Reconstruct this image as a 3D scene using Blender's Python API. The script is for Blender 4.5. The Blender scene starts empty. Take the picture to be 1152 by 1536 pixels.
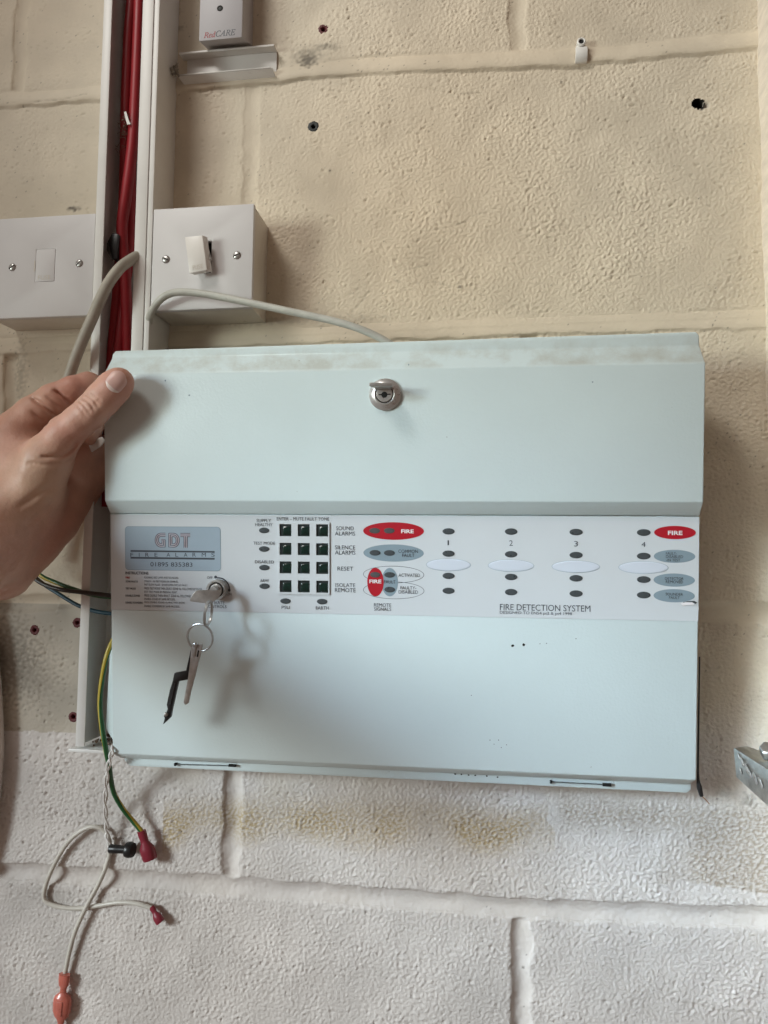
import bpy, bmesh, math, random
import numpy as np
import openvdb
from mathutils import Vector, Matrix
from mathutils.bvhtree import BVHTree
random.seed(7)
RNG = np.random.default_rng(11)
SC = bpy.context.scene
COL = SC.collection
Z0 = 1750.0                                   # the upper bed joint of the wall is 1.75 m above the floor; all lengths below are mm

# ------------------------------------------------------------------ camera
def rot(a, b, c):
    return Matrix.Rotation(c, 3, 'Z') @ Matrix.Rotation(a, 3, 'X') @ Matrix.Rotation(b, 3, 'Y')
cam_d = bpy.data.cameras.new('camera')
cam = bpy.data.objects.new('camera', cam_d); COL.objects.link(cam)
CR = rot(0.0701, -0.0101, 0.1397)
cm = Matrix((CR.col[0], CR.col[2], -CR.col[1])).transposed().to_4x4()
cm.translation = Vector((425.13, -594.43, -416.57 + Z0)) * 0.001
cam.matrix_world = cm
cam_d.sensor_fit = 'VERTICAL'; cam_d.sensor_height = 36.0; cam_d.sensor_width = 27.0
cam_d.lens = 36.0 * 1115.02 / 1536.0
cam_d.clip_start = 0.01; cam_d.clip_end = 50
SC.camera = cam

# ------------------------------------------------------------------ light: a window to the left, an added fill on the lower panel, a warm room
w = bpy.data.worlds.new('World'); SC.world = w; w.use_nodes = True
bg = w.node_tree.nodes['Background']
bg.inputs[0].default_value = (1.0, 0.74, 0.60, 1); bg.inputs[1].default_value = 0.165
def area(name, pos, target, sx, sy, energy, color, spread=180):
    l = bpy.data.lights.new(name, 'AREA'); l.shape = 'RECTANGLE'; l.size = sx; l.size_y = sy
    l.energy = energy; l.color = color; l.spread = math.radians(spread)
    o = bpy.data.objects.new(name, l); COL.objects.link(o)
    p = Vector(pos) * 0.001 + Vector((0, 0, Z0 * 0.001)); t = Vector(target) * 0.001 + Vector((0, 0, Z0 * 0.001))
    o.location = p; o.rotation_euler = (t - p).to_track_quat('-Z', 'Y').to_euler()
    return o
def from_dir(d, dist, c=(330, -50, -400)):
    d = np.array(d, float); return tuple(np.array(c) + d / np.linalg.norm(d) * dist)
area('window_upper', from_dir((-1.25, -1, .30), 1300), (490, -30, 10), .44, .34, .40, (.92, 1.0, .95), 36)
area('window_middle', from_dir((-1.05, -1, .20), 1300), (500, -50, -340), .44, .34, .27, (.87, 1.0, .90), 30)
area('panel_fill_lower', from_dir((-1.0, -1, .3), 1300), (510, -50, -540), .30, .30, .40, (.64, .83, 1.0), 20)  # added narrow cool fill that brightens the lower cover, not a real window
area('window_far', from_dir((-1.25, -1, .15), 3500), (400, -50, -400), 1.8, 1.4, 3.0, (1.0, .90, .92))
area('window_low', from_dir((-1.25, -1, .35), 1500, (330, 0, -700)), (480, 0, -880), .4, .3, 1.2, (.88, .98, 1.0), 40)
area('room_lamp', from_dir((-.75, -1, 1.1), 1600, (400, 0, -100)), (470, 0, -80), .5, .4, .98, (1.0, .98, .92), 44)
SC.view_settings.view_transform = 'Standard'; SC.view_settings.look = 'None'
SC.view_settings.exposure = 0; SC.view_settings.gamma = 1
SC.cycles.max_bounces = 8

# ------------------------------------------------------------------ materials
def lin(r, g, b):
    f = lambda c: c / 12.92 if c <= 0.04045 else ((c + 0.055) / 1.055) ** 2.4
    return (f(r / 255), f(g / 255), f(b / 255), 1)
def mat(name, color, rough=0.5, metal=0.0, vary=0.0, vscale=40, bump=0.0, bscale=400, spec=0.5, dirt=None, sss=0.0, stretch=None, attr=None, trans=0.0, coat=0.0):
    m = bpy.data.materials.new(name); m.use_nodes = True
    nt = m.node_tree; n = nt.nodes; L = nt.links
    b = n['Principled BSDF']
    b.inputs['Base Color'].default_value = color
    b.inputs['Roughness'].default_value = rough; b.inputs['Metallic'].default_value = metal
    b.inputs['Specular IOR Level'].default_value = spec
    b.inputs['Coat Weight'].default_value = coat
    if trans: b.inputs['Transmission Weight'].default_value = trans
    if sss:
        b.inputs['Subsurface Weight'].default_value = sss
        b.inputs['Subsurface Radius'].default_value = (1.0, 0.35, 0.2); b.inputs['Subsurface Scale'].default_value = 0.003
    tc = n.new('ShaderNodeTexCoord'); co = tc.outputs['Object']
    if stretch:
        mp = n.new('ShaderNodeMapping'); mp.inputs['Scale'].default_value = stretch; L.new(co, mp.inputs[0]); co = mp.outputs[0]
    src = None
    if attr:
        a = n.new('ShaderNodeAttribute'); a.attribute_name = attr; src = a.outputs['Color']
    def mix(kind, fac, a, bcol):
        x = n.new('ShaderNodeMix'); x.data_type = 'RGBA'; x.blend_type = kind
        if isinstance(fac, float): x.inputs[0].default_value = fac
        else: L.new(fac, x.inputs[0])
        if isinstance(a, tuple): x.inputs[6].default_value = a
        else: L.new(a, x.inputs[6])
        if isinstance(bcol, tuple): x.inputs[7].default_value = bcol
        else: L.new(bcol, x.inputs[7])
        return x.outputs[2]
    if vary:
        t = n.new('ShaderNodeTexNoise'); t.inputs['Scale'].default_value = vscale; t.inputs['Detail'].default_value = 6; t.inputs['Roughness'].default_value = .62
        L.new(co, t.inputs['Vector'])
        r = n.new('ShaderNodeMapRange'); r.inputs[1].default_value = .3; r.inputs[2].default_value = .7
        r.inputs[3].default_value = 1 - vary; r.inputs[4].default_value = 1 + vary * .6; L.new(t.outputs['Fac'], r.inputs[0])
        src = mix('MULTIPLY', 1.0, src if src else color, r.outputs[0])
        rr = n.new('ShaderNodeMapRange'); rr.inputs[3].default_value = max(.05, rough - .1); rr.inputs[4].default_value = min(1, rough + .1)
        L.new(t.outputs['Fac'], rr.inputs[0]); L.new(rr.outputs[0], b.inputs['Roughness'])
    if dirt:                                                        # (colour, scale, threshold, amount)
        dc, ds, dt, da = dirt
        t = n.new('ShaderNodeTexNoise'); t.inputs['Scale'].default_value = ds; t.inputs['Detail'].default_value = 9; t.inputs['Roughness'].default_value = .7
        L.new(co, t.inputs['Vector'])
        r = n.new('ShaderNodeMapRange'); r.inputs[1].default_value = dt; r.inputs[2].default_value = dt + .1; r.inputs[4].default_value = da
        L.new(t.outputs['Fac'], r.inputs[0])
        src = mix('MIX', r.outputs[0], src if src else color, dc)
    if src: L.new(src, b.inputs['Base Color'])
    if bump:
        t = n.new('ShaderNodeTexNoise'); t.inputs['Scale'].default_value = bscale; t.inputs['Detail'].default_value = 4
        L.new(co, t.inputs['Vector'])
        bp = n.new('ShaderNodeBump'); bp.inputs['Strength'].default_value = bump; bp.inputs['Distance'].default_value = .0006
        L.new(t.outputs['Fac'], bp.inputs['Height']); L.new(bp.outputs[0], b.inputs['Normal'])
    m['src'] = ''
    return m
M = {}
M['wall'] = mat('painted masonry', (.6, .5, .4, 1), .62, vary=.07, vscale=30, bump=.45, bscale=420, spec=.35, attr='paint')
_nt = M['wall'].node_tree                                            # stipple strength painted per vertex
_at = _nt.nodes.new('ShaderNodeAttribute'); _at.attribute_name = 'paint'
for _b in _nt.nodes:
    if _b.type == 'BUMP':
        _m = _nt.nodes.new('ShaderNodeMath'); _m.operation = 'MULTIPLY'; _m.inputs[1].default_value = .85
        _nt.links.new(_at.outputs['Alpha'], _m.inputs[0]); _nt.links.new(_m.outputs[0], _b.inputs['Strength']); _b.inputs['Distance'].default_value = .0011
M['core'] = mat('concrete core', (.25, .23, .2, 1), .9, vary=.2)
M['pvc'] = mat('white trunking plastic', (.74, .72, .69, 1), .42, vary=.06, vscale=25, bump=.05, dirt=((.35, .3, .25, 1), 60, .66, .5))
M['plate'] = mat('white moulded plate', (.67, .65, .65, 1), .5, vary=.03, vscale=30, bump=.10, bscale=900, dirt=((.4, .36, .32, 1), 70, .70, .5))
M['boxside'] = mat('aged box plastic', (.66, .61, .54, 1), .45, vary=.08, vscale=30, bump=.08, dirt=((.22, .17, .12, 1), 55, .62, .7))
M['fuse'] = mat('fuse carrier plastic', (.74, .70, .66, 1), .38, vary=.03)
M['steel'] = mat('zinc screw steel', (.50, .49, .47, 1), .32, .8, vary=.15, vscale=300)
M['chrome'] = mat('chromed lock', (.66, .64, .62, 1), .30, .75, vary=.10, vscale=200)
M['nickel'] = mat('worn nickel key', (.51, .49, .465, 1), .36, .65, vary=.2, vscale=160, bump=.2, bscale=700)
M['galv'] = mat('galvanised steel', (.55, .56, .55, 1), .34, 1.0, vary=.35, vscale=120, bump=.5, bscale=260)
M['black'] = mat('black plastic', (.012, .012, .013, 1), .38, vary=.1)
M['dark'] = mat('dark hollow', (.01, .009, .008, 1), .9)
M['redcable'] = mat('red cable sheath', (.33, .010, .018, 1), .45, vary=.12, vscale=60, dirt=((.16, .07, .06, 1), 90, .66, .4))
M['grey'] = mat('grey flex sheath', (.42, .38, .32, 1), .5, vary=.14, vscale=70, dirt=((.07, .05, .035, 1), 190, .63, .7))
M['greylite'] = mat('light grey flex sheath', (.50, .49, .44, 1), .42, vary=.12, vscale=80, dirt=((.12, .11, .09, 1), 120, .66, .7))
M['brown'] = mat('brown core insulation', (.030, .022, .017, 1), .42, vary=.1)
M['blue'] = mat('blue core insulation', (.006, .050, .078, 1), .45, vary=.1)
M['green'] = mat('earth green insulation', (.018, .105, .030, 1), .36, vary=.1)
M['yellow'] = mat('earth yellow insulation', (.45, .34, .030, 1), .36, vary=.1)
M['white_wire'] = mat('thin white wire', (.80, .78, .75, 1), .4, vary=.08)
M['silicone'] = mat('clear grey wire', (.60, .57, .51, 1), .34, vary=.08, vscale=60)
M['crimp'] = mat('dark red crimp sleeve', (.235, .022, .040, 1), .34, vary=.1, vscale=120, coat=.2)
M['pinkcrimp'] = mat('translucent pink crimp sleeve', (.56, .16, .12, 1), .3, vary=.16, vscale=140, sss=.25, coat=.3)
M['hose'] = mat('pale sheath', (.60, .53, .48, 1), .3, vary=.1)
M['plug_red'] = mat('red wall plug', (.11, .012, .015, 1), .6, vary=.3, vscale=500)
M['plug_black'] = mat('black wall plug', (.02, .022, .02, 1), .6, vary=.3, vscale=500)
M['film'] = mat('crumpled clear tape', (.40, .37, .32, 1), .18, vary=.4, vscale=200, trans=.3)
M['fluff'] = mat('dust and cobweb', (.24, .17, .13, 1), .9, vary=.4, vscale=600)
M['pier'] = mat('brushed white board', (.80, .72, .62, 1), .5, vary=.16, vscale=50, bump=1.0, bscale=60, stretch=(1, 1.0, 3.5))
M['label'] = mat('printed facia film', (.60, .622, .638, 1), .34, vary=.02, vscale=20, spec=.4, dirt=((.42, .40, .36, 1), 120, .72, .5))
M['badge'] = mat('blue grey print', (.33, .405, .47, 1), .36, vary=.03)
M['ink'] = mat('dark print', (.055, .062, .075, 1), .45)
M['logoink'] = mat('mauve print', (.12, .095, .12, 1), .45)
M['logoline'] = mat('pale pink print', (.52, .43, .46, 1), .45)
M['redprint'] = mat('red print', (.42, .010, .022, 1), .36, vary=.03)
M['whiteprint'] = mat('white print', (.78, .74, .74, 1), .4)
M['greyprint'] = mat('slate print', (.235, .305, .345, 1), .38, vary=.03)
M['lens'] = mat('grey indicator lens', (.062, .070, .074, 1), .30, vary=.12, vscale=400)
M['lensdim'] = mat('warm grey indicator lens', (.085, .078, .080, 1), .32, vary=.12, vscale=400)
M['zone'] = mat('pale blue zone pad', (.615, .65, .715, 1), .28)
M['well'] = mat('dark green well', (.001, .006, .006, 1), .5)
M['button'] = mat('dark green button', (.003, .020, .015, 1), .12, vary=.5, vscale=420, coat=.4)
M['redlogo'] = mat('red logo print', (.30, .02, .03, 1), .45)
M['detector'] = mat('grey white housing', (.45, .43, .445, 1), .52, vary=.04)
M['nail'] = mat('finger nail', lin(222, 182, 172), .30, vary=.06, vscale=150, sss=.2)
M['lunula'] = mat('pale nail edge', lin(236, 216, 206), .35, sss=.2)
M['copper'] = mat('bare copper strand', (.45, .24, .14, 1), .35, 1.0)

# powder-coated panel steel with dust lying on the top bevel
def panel_paint():
    m = mat('pale green powder coat', (.635, .72, .722, 1), .36, vary=.035, vscale=9, bump=.34, bscale=480, spec=.42)
    nt = m.node_tree; n = nt.nodes; L = nt.links; b = n['Principled BSDF']
    src = b.inputs['Base Color'].links[0].from_socket
    tc = n.new('ShaderNodeTexCoord'); sp = n.new('ShaderNodeSeparateXYZ'); L.new(tc.outputs['Object'], sp.inputs[0])
    lo = n.new('ShaderNodeMapRange'); lo.inputs[1].default_value = .1035; lo.inputs[2].default_value = .1065
    hi = n.new('ShaderNodeMapRange'); hi.inputs[1].default_value = .1275; hi.inputs[2].default_value = .1175
    L.new(sp.outputs[2], lo.inputs[0]); L.new(sp.outputs[2], hi.inputs[0])
    t = n.new('ShaderNodeTexNoise'); t.inputs['Scale'].default_value = 34; t.inputs['Detail'].default_value = 7; t.inputs['Roughness'].default_value = .65
    L.new(tc.outputs['Object'], t.inputs['Vector'])
    r = n.new('ShaderNodeMapRange'); r.inputs[1].default_value = .44; r.inputs[2].default_value = .66; r.inputs[4].default_value = .48
    L.new(t.outputs['Fac'], r.inputs[0])
    m1 = n.new('ShaderNodeMath'); m1.operation = 'MULTIPLY'; L.new(lo.outputs[0], m1.inputs[0]); L.new(hi.outputs[0], m1.inputs[1])
    m2 = n.new('ShaderNodeMath'); m2.operation = 'MULTIPLY'; L.new(m1.outputs[0], m2.inputs[0]); L.new(r.outputs[0], m2.inputs[1])
    x = n.new('ShaderNodeMix'); x.data_type = 'RGBA'; L.new(m2.outputs[0], x.inputs[0]); L.new(src, x.inputs[6]); x.inputs[7].default_value = (.36, .32, .24, 1)
    # tiny chips and specks
    t2 = n.new('ShaderNodeTexNoise'); t2.inputs['Scale'].default_value = 260; t2.inputs['Detail'].default_value = 2
    L.new(tc.outputs['Object'], t2.inputs['Vector'])
    r2 = n.new('ShaderNodeMapRange'); r2.inputs[1].default_value = .775; r2.inputs[2].default_value = .80; r2.inputs[4].default_value = .8
    L.new(t2.outputs['Fac'], r2.inputs[0])
    y = n.new('ShaderNodeMix'); y.data_type = 'RGBA'; L.new(r2.outputs[0], y.inputs[0]); L.new(x.outputs[2], y.inputs[6]); y.inputs[7].default_value = (.22, .20, .17, 1)
    L.new(y.outputs[2], b.inputs['Base Color'])
    return m
M['panel'] = panel_paint()

# ------------------------------------------------------------------ builders
ORG = {None: np.array([0, 0, -Z0])}
def thing(name, label, cat, loc, group=None):
    o = bpy.data.objects.new(name, None); COL.objects.link(o)
    o.empty_display_size = .01
    o.location = (np.array(loc, float) - ORG[None]) / 1000
    o['label'] = label; o['category'] = cat
    if group: o['group'] = group
    ORG[o] = np.array(loc, float)
    return o
def link_mesh(name, me, mats, parent):
    for k in (mats if isinstance(mats, (list, tuple)) else [mats]): me.materials.append(M[k])
    o = bpy.data.objects.new(name, me); COL.objects.link(o)
    if parent is not None: o.parent = parent
    ORG[o] = ORG[parent]
    return o
def build(name, geo, mats, parent=None, bevel=0.0, seg=2, angle=35, midx=None):
    V, F = geo
    V = (np.asarray(V, float) - ORG[parent]) / 1000
    me = bpy.data.meshes.new(name); me.from_pydata([tuple(v) for v in V], [], F)
    if midx is not None: me.polygons.foreach_set('material_index', midx)
    bm = bmesh.new(); bm.from_mesh(me)
    bmesh.ops.recalc_face_normals(bm, faces=bm.faces)
    if bevel:
        es = [e for e in bm.edges if len(e.link_faces) == 2 and e.calc_face_angle(0) > math.radians(25)]
        bmesh.ops.bevel(bm, geom=es, offset=bevel / 1000, segments=seg, profile=.5, affect='EDGES', clamp_overlap=True)
    bm.to_mesh(me); bm.free()
    me.polygons.foreach_set('use_smooth', [True] * len(me.polygons))
    me.set_sharp_from_angle(angle=math.radians(angle))
    return link_mesh(name, me, mats, parent)
def join(*gs):
    V, F = [], []
    for v, f in gs:
        k = len(V); V += [tuple(x) for x in v]; F += [tuple(i + k for i in q) for q in f]
    return V, F
def box(x0, x1, y0, y1, z0, z1):
    V = [(x, y, z) for x in (x0, x1) for y in (y0, y1) for z in (z0, z1)]
    return V, [(0, 1, 3, 2), (4, 6, 7, 5), (0, 4, 5, 1), (2, 3, 7, 6), (0, 2, 6, 4), (1, 5, 7, 3)]
def hexa(a, b):                                                     # two matching quads a (front), b (back)
    return [*a, *b], [(0, 1, 2, 3), (7, 6, 5, 4), (0, 4, 5, 1), (1, 5, 6, 2), (2, 6, 7, 3), (3, 7, 4, 0)]
def prism(pts, d):                                                  # polygon of 3-D points pushed along the vector d
    n = len(pts); pts = [np.array(q, float) for q in pts]; d = np.array(d, float)
    V = pts + [q + d for q in pts]
    return V, [tuple(range(n)), tuple(range(2 * n - 1, n - 1, -1))] + [(i, i + n, (i + 1) % n + n, (i + 1) % n) for i in range(n)]
def spline(pts, per=8):
    P = [np.array(q, float) for q in pts]
    P = [2 * P[0] - P[1]] + P + [2 * P[-1] - P[-2]]
    out = []
    for i in range(1, len(P) - 2):
        a, b, c, d = P[i - 1:i + 3]
        for k in range(per):
            t = k / per
            out.append(.5 * (2 * b + (c - a) * t + (2 * a - 5 * b + 4 * c - d) * t * t + (3 * b - a - 3 * c + d) * t ** 3))
    out.append(P[-2]); return out
def tube(pts, r, n=12, per=8, caps=True, smooth=True, twist=0.0):
    C = spline(pts, per) if smooth else [np.array(q, float) for q in pts]
    R = r if isinstance(r, (list, tuple)) else [r, r]
    rs = np.interp(np.linspace(0, 1, len(C)), np.linspace(0, 1, len(R)), R)
    T = np.gradient(np.array(C), axis=0); T /= np.linalg.norm(T, axis=1)[:, None]
    u = np.cross(T[0], (0, 1, 0.01)); u /= np.linalg.norm(u)
    V, F = [], []
    for i, c in enumerate(C):
        u = u - T[i] * (u @ T[i]); u /= np.linalg.norm(u); v = np.cross(T[i], u)
        for k in range(n):
            a = 2 * math.pi * k / n + twist * i / len(C)
            V.append(c + rs[i] * (math.cos(a) * u + math.sin(a) * v))
    for i in range(len(C) - 1):
        for k in range(n):
            k2 = (k + 1) % n; F.append((i * n + k, i * n + k2, (i + 1) * n + k2, (i + 1) * n + k))
    if caps: F += [tuple(range(n - 1, -1, -1)), tuple(range((len(C) - 1) * n, len(C) * n))]
    return V, F
def loop_tube(c, a, b, r, n=8, m=40, a0=0, a1=2 * math.pi, rise=(0, 0, 0)):
    c, a, b, rise = (np.array(q, float) for q in (c, a, b, rise))
    ts = np.linspace(a0, a1, m)
    return tube([c + a * math.cos(t) + b * math.sin(t) + rise * (t - a0) / (a1 - a0) for t in ts], r, n, smooth=False)
def frame_of(ax):
    ax = np.array(ax, float); ax /= np.linalg.norm(ax)
    u = np.cross(ax, (0, 0, 1)) if abs(ax[2]) < .9 else np.cross(ax, (1, 0, 0))
    u /= np.linalg.norm(u); return ax, u, np.cross(ax, u)
def lathe(prof, c, ax, n=24, sy=1.0, caps=True):                               # profile [(radius, height along ax)]
    ax, u, v = frame_of(ax); c = np.array(c, float); V, F = [], []
    for r, h in prof:
        for k in range(n):
            a = 2 * math.pi * k / n
            V.append(c + ax * h + max(r, 1e-3) * (math.cos(a) * u + sy * math.sin(a) * v))
    for i in range(len(prof) - 1):
        for k in range(n):
            k2 = (k + 1) % n; F.append((i * n + k, i * n + k2, (i + 1) * n + k2, (i + 1) * n + k))
    if caps and prof[0][0] > 0: F.append(tuple(range(n - 1, -1, -1)))
    if caps and prof[-1][0] > 0: F.append(tuple(range((len(prof) - 1) * n, len(prof) * n)))
    return V, F
def text_geo(body, box4, plane, bold=0.0, shear=0.0):
    """flat letters fitted to the rectangle box4 = (x0, y0, x1, y1) of a plane; plane(x, y) gives the 3-D point"""
    c = bpy.data.curves.new('lettering', 'FONT'); c.body = body; c.offset = bold; c.resolution_u = 3
    o = bpy.data.objects.new('lettering', c); COL.objects.link(o)
    dg = bpy.context.evaluated_depsgraph_get()
    me = bpy.data.meshes.new_from_object(o.evaluated_get(dg))
    V = np.array([v.co[:2] for v in me.vertices]); F = [tuple(q.vertices) for q in me.polygons]
    bpy.data.objects.remove(o); bpy.data.curves.remove(c); bpy.data.meshes.remove(me)
    V[:, 0] += V[:, 1] * shear
    V = (V - V.min(0)) / (V.max(0) - V.min(0))
    x0, y0, x1, y1 = box4
    return [plane(x0 + (x1 - x0) * a, y0 + (y1 - y0) * b) for a, b in V], F
def flat(name, geo, m, parent):                                     # print: one-sided flat geometry
    V, F = geo
    V = (np.asarray(V, float) - ORG[parent]) / 1000
    me = bpy.data.meshes.new(name); me.from_pydata([tuple(v) for v in V], [], F); me.update()
    return link_mesh(name, me, m, parent)

# ------------------------------------------------------------------ the block wall
HOLES = [(284.66, 41.36, 4), (277.34, -45.11, 4), (589.9, -49.17, 4.6), (40.52, -475.8, 3.6), (79.39, -468.76, 3.6), (79.05, -547.32, 4)]
JA = [(-15.79, 0.804), (35.29, 0.4918), (311.31, 5.475), (492.19, -2.2562), (633, -0.4027)]
JB = [(-4.3039, -227.33), (27.64, -225.93), (257.55, -226.39), (407.73, -224.77), (621.44, -224.87)]
JC = [(7.1798, -455.4), (38.23, -453.14), (105.32, -452.55)]
JD = [(36.61, -677.5), (222.38, -676.21), (455.09, -677.05), (626.03, -670.85)]
def build_wall():
    st = 1.0
    fx = np.arange(-45, 668, st); fz = np.arange(-822, 122, st)
    gx = np.concatenate([np.arange(-720, -46, 9.0), fx, np.arange(fx[-1] + 9, 1420, 9.0)])
    gz = np.concatenate([np.arange(-1350, -823, 9.0), fz, np.arange(fz[-1] + 9, 690, 9.0)])
    X, Z = np.meshgrid(gx, gz, indexing='ij')
    N = 1024
    ff = np.fft.fftfreq(N, st); fr = np.hypot(*np.meshgrid(ff, ff, indexing='ij')) + 1e-9
    NN = N
    def band(lam, width=.45, stretch=1.0, seed=0):
        g = np.random.default_rng(seed)
        f2 = np.hypot(*np.meshgrid(ff * stretch, ff / stretch, indexing='ij')) + 1e-9
        s = np.fft.ifft2(np.fft.fft2(g.standard_normal((N, N))) * np.exp(-(np.log(f2 * lam) / width) ** 2)).real
        return s / s.std()
    def low(lam, seed):
        g = np.random.default_rng(seed)
        s = np.fft.ifft2(np.fft.fft2(g.standard_normal((N, N))) * np.exp(-(fr * lam) ** 2)).real
        return s / s.std()
    IX = np.floor(gx / st).astype(int) % N; IZ = np.floor(gz / st).astype(int) % N
    S = lambda t: t[np.ix_(IX, IZ)]
    n1 = S(band(3.3, .55, 1.2, 1)); n2 = S(band(6.0, .6, 1.1, 2)); n3 = S(band(2.7, .5, 1.1, 3)); pit = S(band(6.0, .5, 1.3, 4))
    L1 = S(low(150, 5)); L2 = S(low(60, 6)); L3 = S(low(26, 7)); fleck = S(band(3.4, .35, 1, 8)); wob = S(low(22, 9)); L4 = S(low(380, 10))
    fine = ((X > -46) & (X < 668.5) & (Z > -823) & (Z < 122.5)).astype(float)
    # stipple strength: heavy to the right and low down, smoother to the upper left
    g1 = np.clip((X - 150) / 300, 0, 1) * .72 + np.clip((-560 - Z) / 60, 0, 1) * .85 + .24
    g1 = np.clip(g1 + .10 * L2, .14, 1.12)
    patchy = np.clip(.95 + .16 * L3 + .14 * L2, .5, 1.5)
    lump = np.clip(n1 * .8 + n2 * .42 + .05, -.6, 2.2); lump = (lump + .22 * lump ** 2 * np.sign(lump)) * patchy
    H = g1 * (.205 * lump + .10 * n3) + .35 * L1 + .16 * L3
    low_left = np.clip((260 - X) / 120, 0, 1) * np.clip((-470 - Z) / 40, 0, 1) * np.clip((Z + 720) / 60, 0, 1)
    pits = np.clip(pit - 1.55 + .30 * low_left + .25 * L3, 0, 1.2) * (.5 + .4 * low_left + .25 * (g1 > .5))
    H -= pits * 1.05
    H *= np.where(fine > 0, 1, .4)
    # joints
    def zl(J, off=0): j = np.array(J); return np.interp(X, j[:, 0], j[:, 1]) + off
    rows = [zl(JD, -450), zl(JD, -225), zl(JD), np.where(X < 60, zl(JC), -450 + 0 * X), zl(JB), zl(JA), zl(JA, 225), zl(JA, 450)]
    hw = 6.6
    wz = .55 * wob; R = np.zeros(X.shape, int); dh = np.full(X.shape, 1e3); sd = np.full(X.shape, 1e3)
    for k, z in enumerate(rows):
        R += (Z > z)
        d = Z - z + wz; m = np.abs(d) < np.abs(sd); sd = np.where(m, d, sd)
    dh = np.abs(sd)
    odd = (R % 2 == 1)                                               # rows between joints
    vx0 = [1.8486, 448.85, 222.04, 219.94, 449.49]
    base = {6: [vx0[0] - 450, vx0[0], vx0[1], vx0[1] + 450], 5: [vx0[2] - 450, vx0[2], vx0[2] + 450, vx0[2] + 900],
            4: [7.8237 + k * 450 for k in range(-1, 4)], 3: [vx0[3] - 450, vx0[3], vx0[3] + 450, vx0[3] + 900],
            2: [vx0[4] - 900, vx0[4] - 450, vx0[4], vx0[4] + 450]}
    B = np.zeros(X.shape, int); dv = np.full(X.shape, 1e3)
    for r in range(0, 9):
        js = base.get(r, [(-675 if r % 2 else -450) + 450 * k for k in range(6)])
        mr = R == r
        for jx in js:
            B += mr & (X > jx)
            d = np.abs(X - jx + .8 * wob + .5 * L3); dv = np.where(mr & (d < dv), d, dv)
    vw = np.where(R == 3, 6.6, 6.2)
    prof = lambda d, h: np.where(d < h, .45 + .55 * np.cos(np.clip(d / h, 0, 1) * math.pi / 2), 0) + .45 * np.exp(-np.clip(d - h, 0, 99) / .8) * (d >= h)
    gd = np.where(R >= 5, 2.6, 4.0)
    gv = np.where(R >= 5, 2.2, 4.2)
    gv = np.where((R == 5) & (X < 300), 1.2, gv)
    G = np.maximum(gd * prof(dh, hw), gv * prof(dv, vw) * np.clip((dh - 4) / 5, 0, 1))
    injoint = np.clip(G / 2.0, 0, 1)
    # the two upper bed joints are pointed proud, a rounded bead with a crack along its lower edge
    isA = np.abs(Z + wz - rows[5]) < 14; isB = np.abs(Z + wz - rows[4]) < 14
    bead = np.where(isA, 1.0, np.where(isB, .8, 0)); t_ = (sd + 1.0) / 7.6
    bh = 3.1 * np.sqrt(np.clip(1 - t_ ** 2, 0, 1)) * np.clip(.75 - .35 * t_, 0, 1)
    crack = .5 * np.exp(-((sd + 8.0) / 1.0) ** 2) * np.clip(.6 + .5 * L3, .0, 1.2)
    beadm = bead * np.clip((9.5 - np.abs(sd)) / 2, 0, 1)
    G = np.where(beadm > 0, G * (1 - beadm) - bh * bead + crack * bead, G) 
    injoint = np.maximum(injoint, beadm)
    H = H * (1 - .85 * injoint) - G + injoint * .06 * n2 * (Z < -600)
    # --- paint, wear and stains
    up = np.array([.665, .585, .465]); lowc = np.array([.645, .605, .575])
    tz = np.clip((-505 - Z + 14 * L2) / 90, 0, 1)[..., None]
    C = up * (1 - tz) + lowc * tz
    lw = [49.35, -560.66, -453.04, 82.13]
    patch = ((Z > lw[1] + 1.5 * L3) & (Z < lw[2]) & (X < lw[3] + 25))[..., None]
    C = np.where(patch, np.array([.47, .425, .355]) * (1 + .08 * L2[..., None]), C)
    patch2 = ((Z < lw[1] + 1.5 * L3) & (X < 140))[..., None]; C = np.where(patch2, lowc * (1 + .015 * L2[..., None]), C)
    def tint(mask, col, amt):
        nonlocal C
        C = C * (1 - (mask * amt)[..., None]) + np.array(col) * (mask * amt)[..., None]
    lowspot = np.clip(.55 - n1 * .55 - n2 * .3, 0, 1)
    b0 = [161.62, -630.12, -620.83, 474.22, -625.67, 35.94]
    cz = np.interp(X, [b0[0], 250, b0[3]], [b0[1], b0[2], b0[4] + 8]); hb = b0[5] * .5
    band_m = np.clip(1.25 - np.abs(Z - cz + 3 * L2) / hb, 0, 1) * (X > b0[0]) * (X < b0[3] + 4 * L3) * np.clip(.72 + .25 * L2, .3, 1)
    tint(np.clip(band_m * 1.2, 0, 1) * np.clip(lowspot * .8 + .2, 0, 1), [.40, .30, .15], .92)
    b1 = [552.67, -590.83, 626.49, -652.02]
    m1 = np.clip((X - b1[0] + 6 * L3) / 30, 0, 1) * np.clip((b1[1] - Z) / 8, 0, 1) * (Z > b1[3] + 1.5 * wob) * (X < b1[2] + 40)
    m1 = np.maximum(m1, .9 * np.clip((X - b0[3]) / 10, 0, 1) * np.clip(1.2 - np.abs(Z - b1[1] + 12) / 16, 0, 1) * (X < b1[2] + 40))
    tint(m1 * np.clip(lowspot * .9 + .12, 0, 1), [.36, .295, .225], .88)
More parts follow.
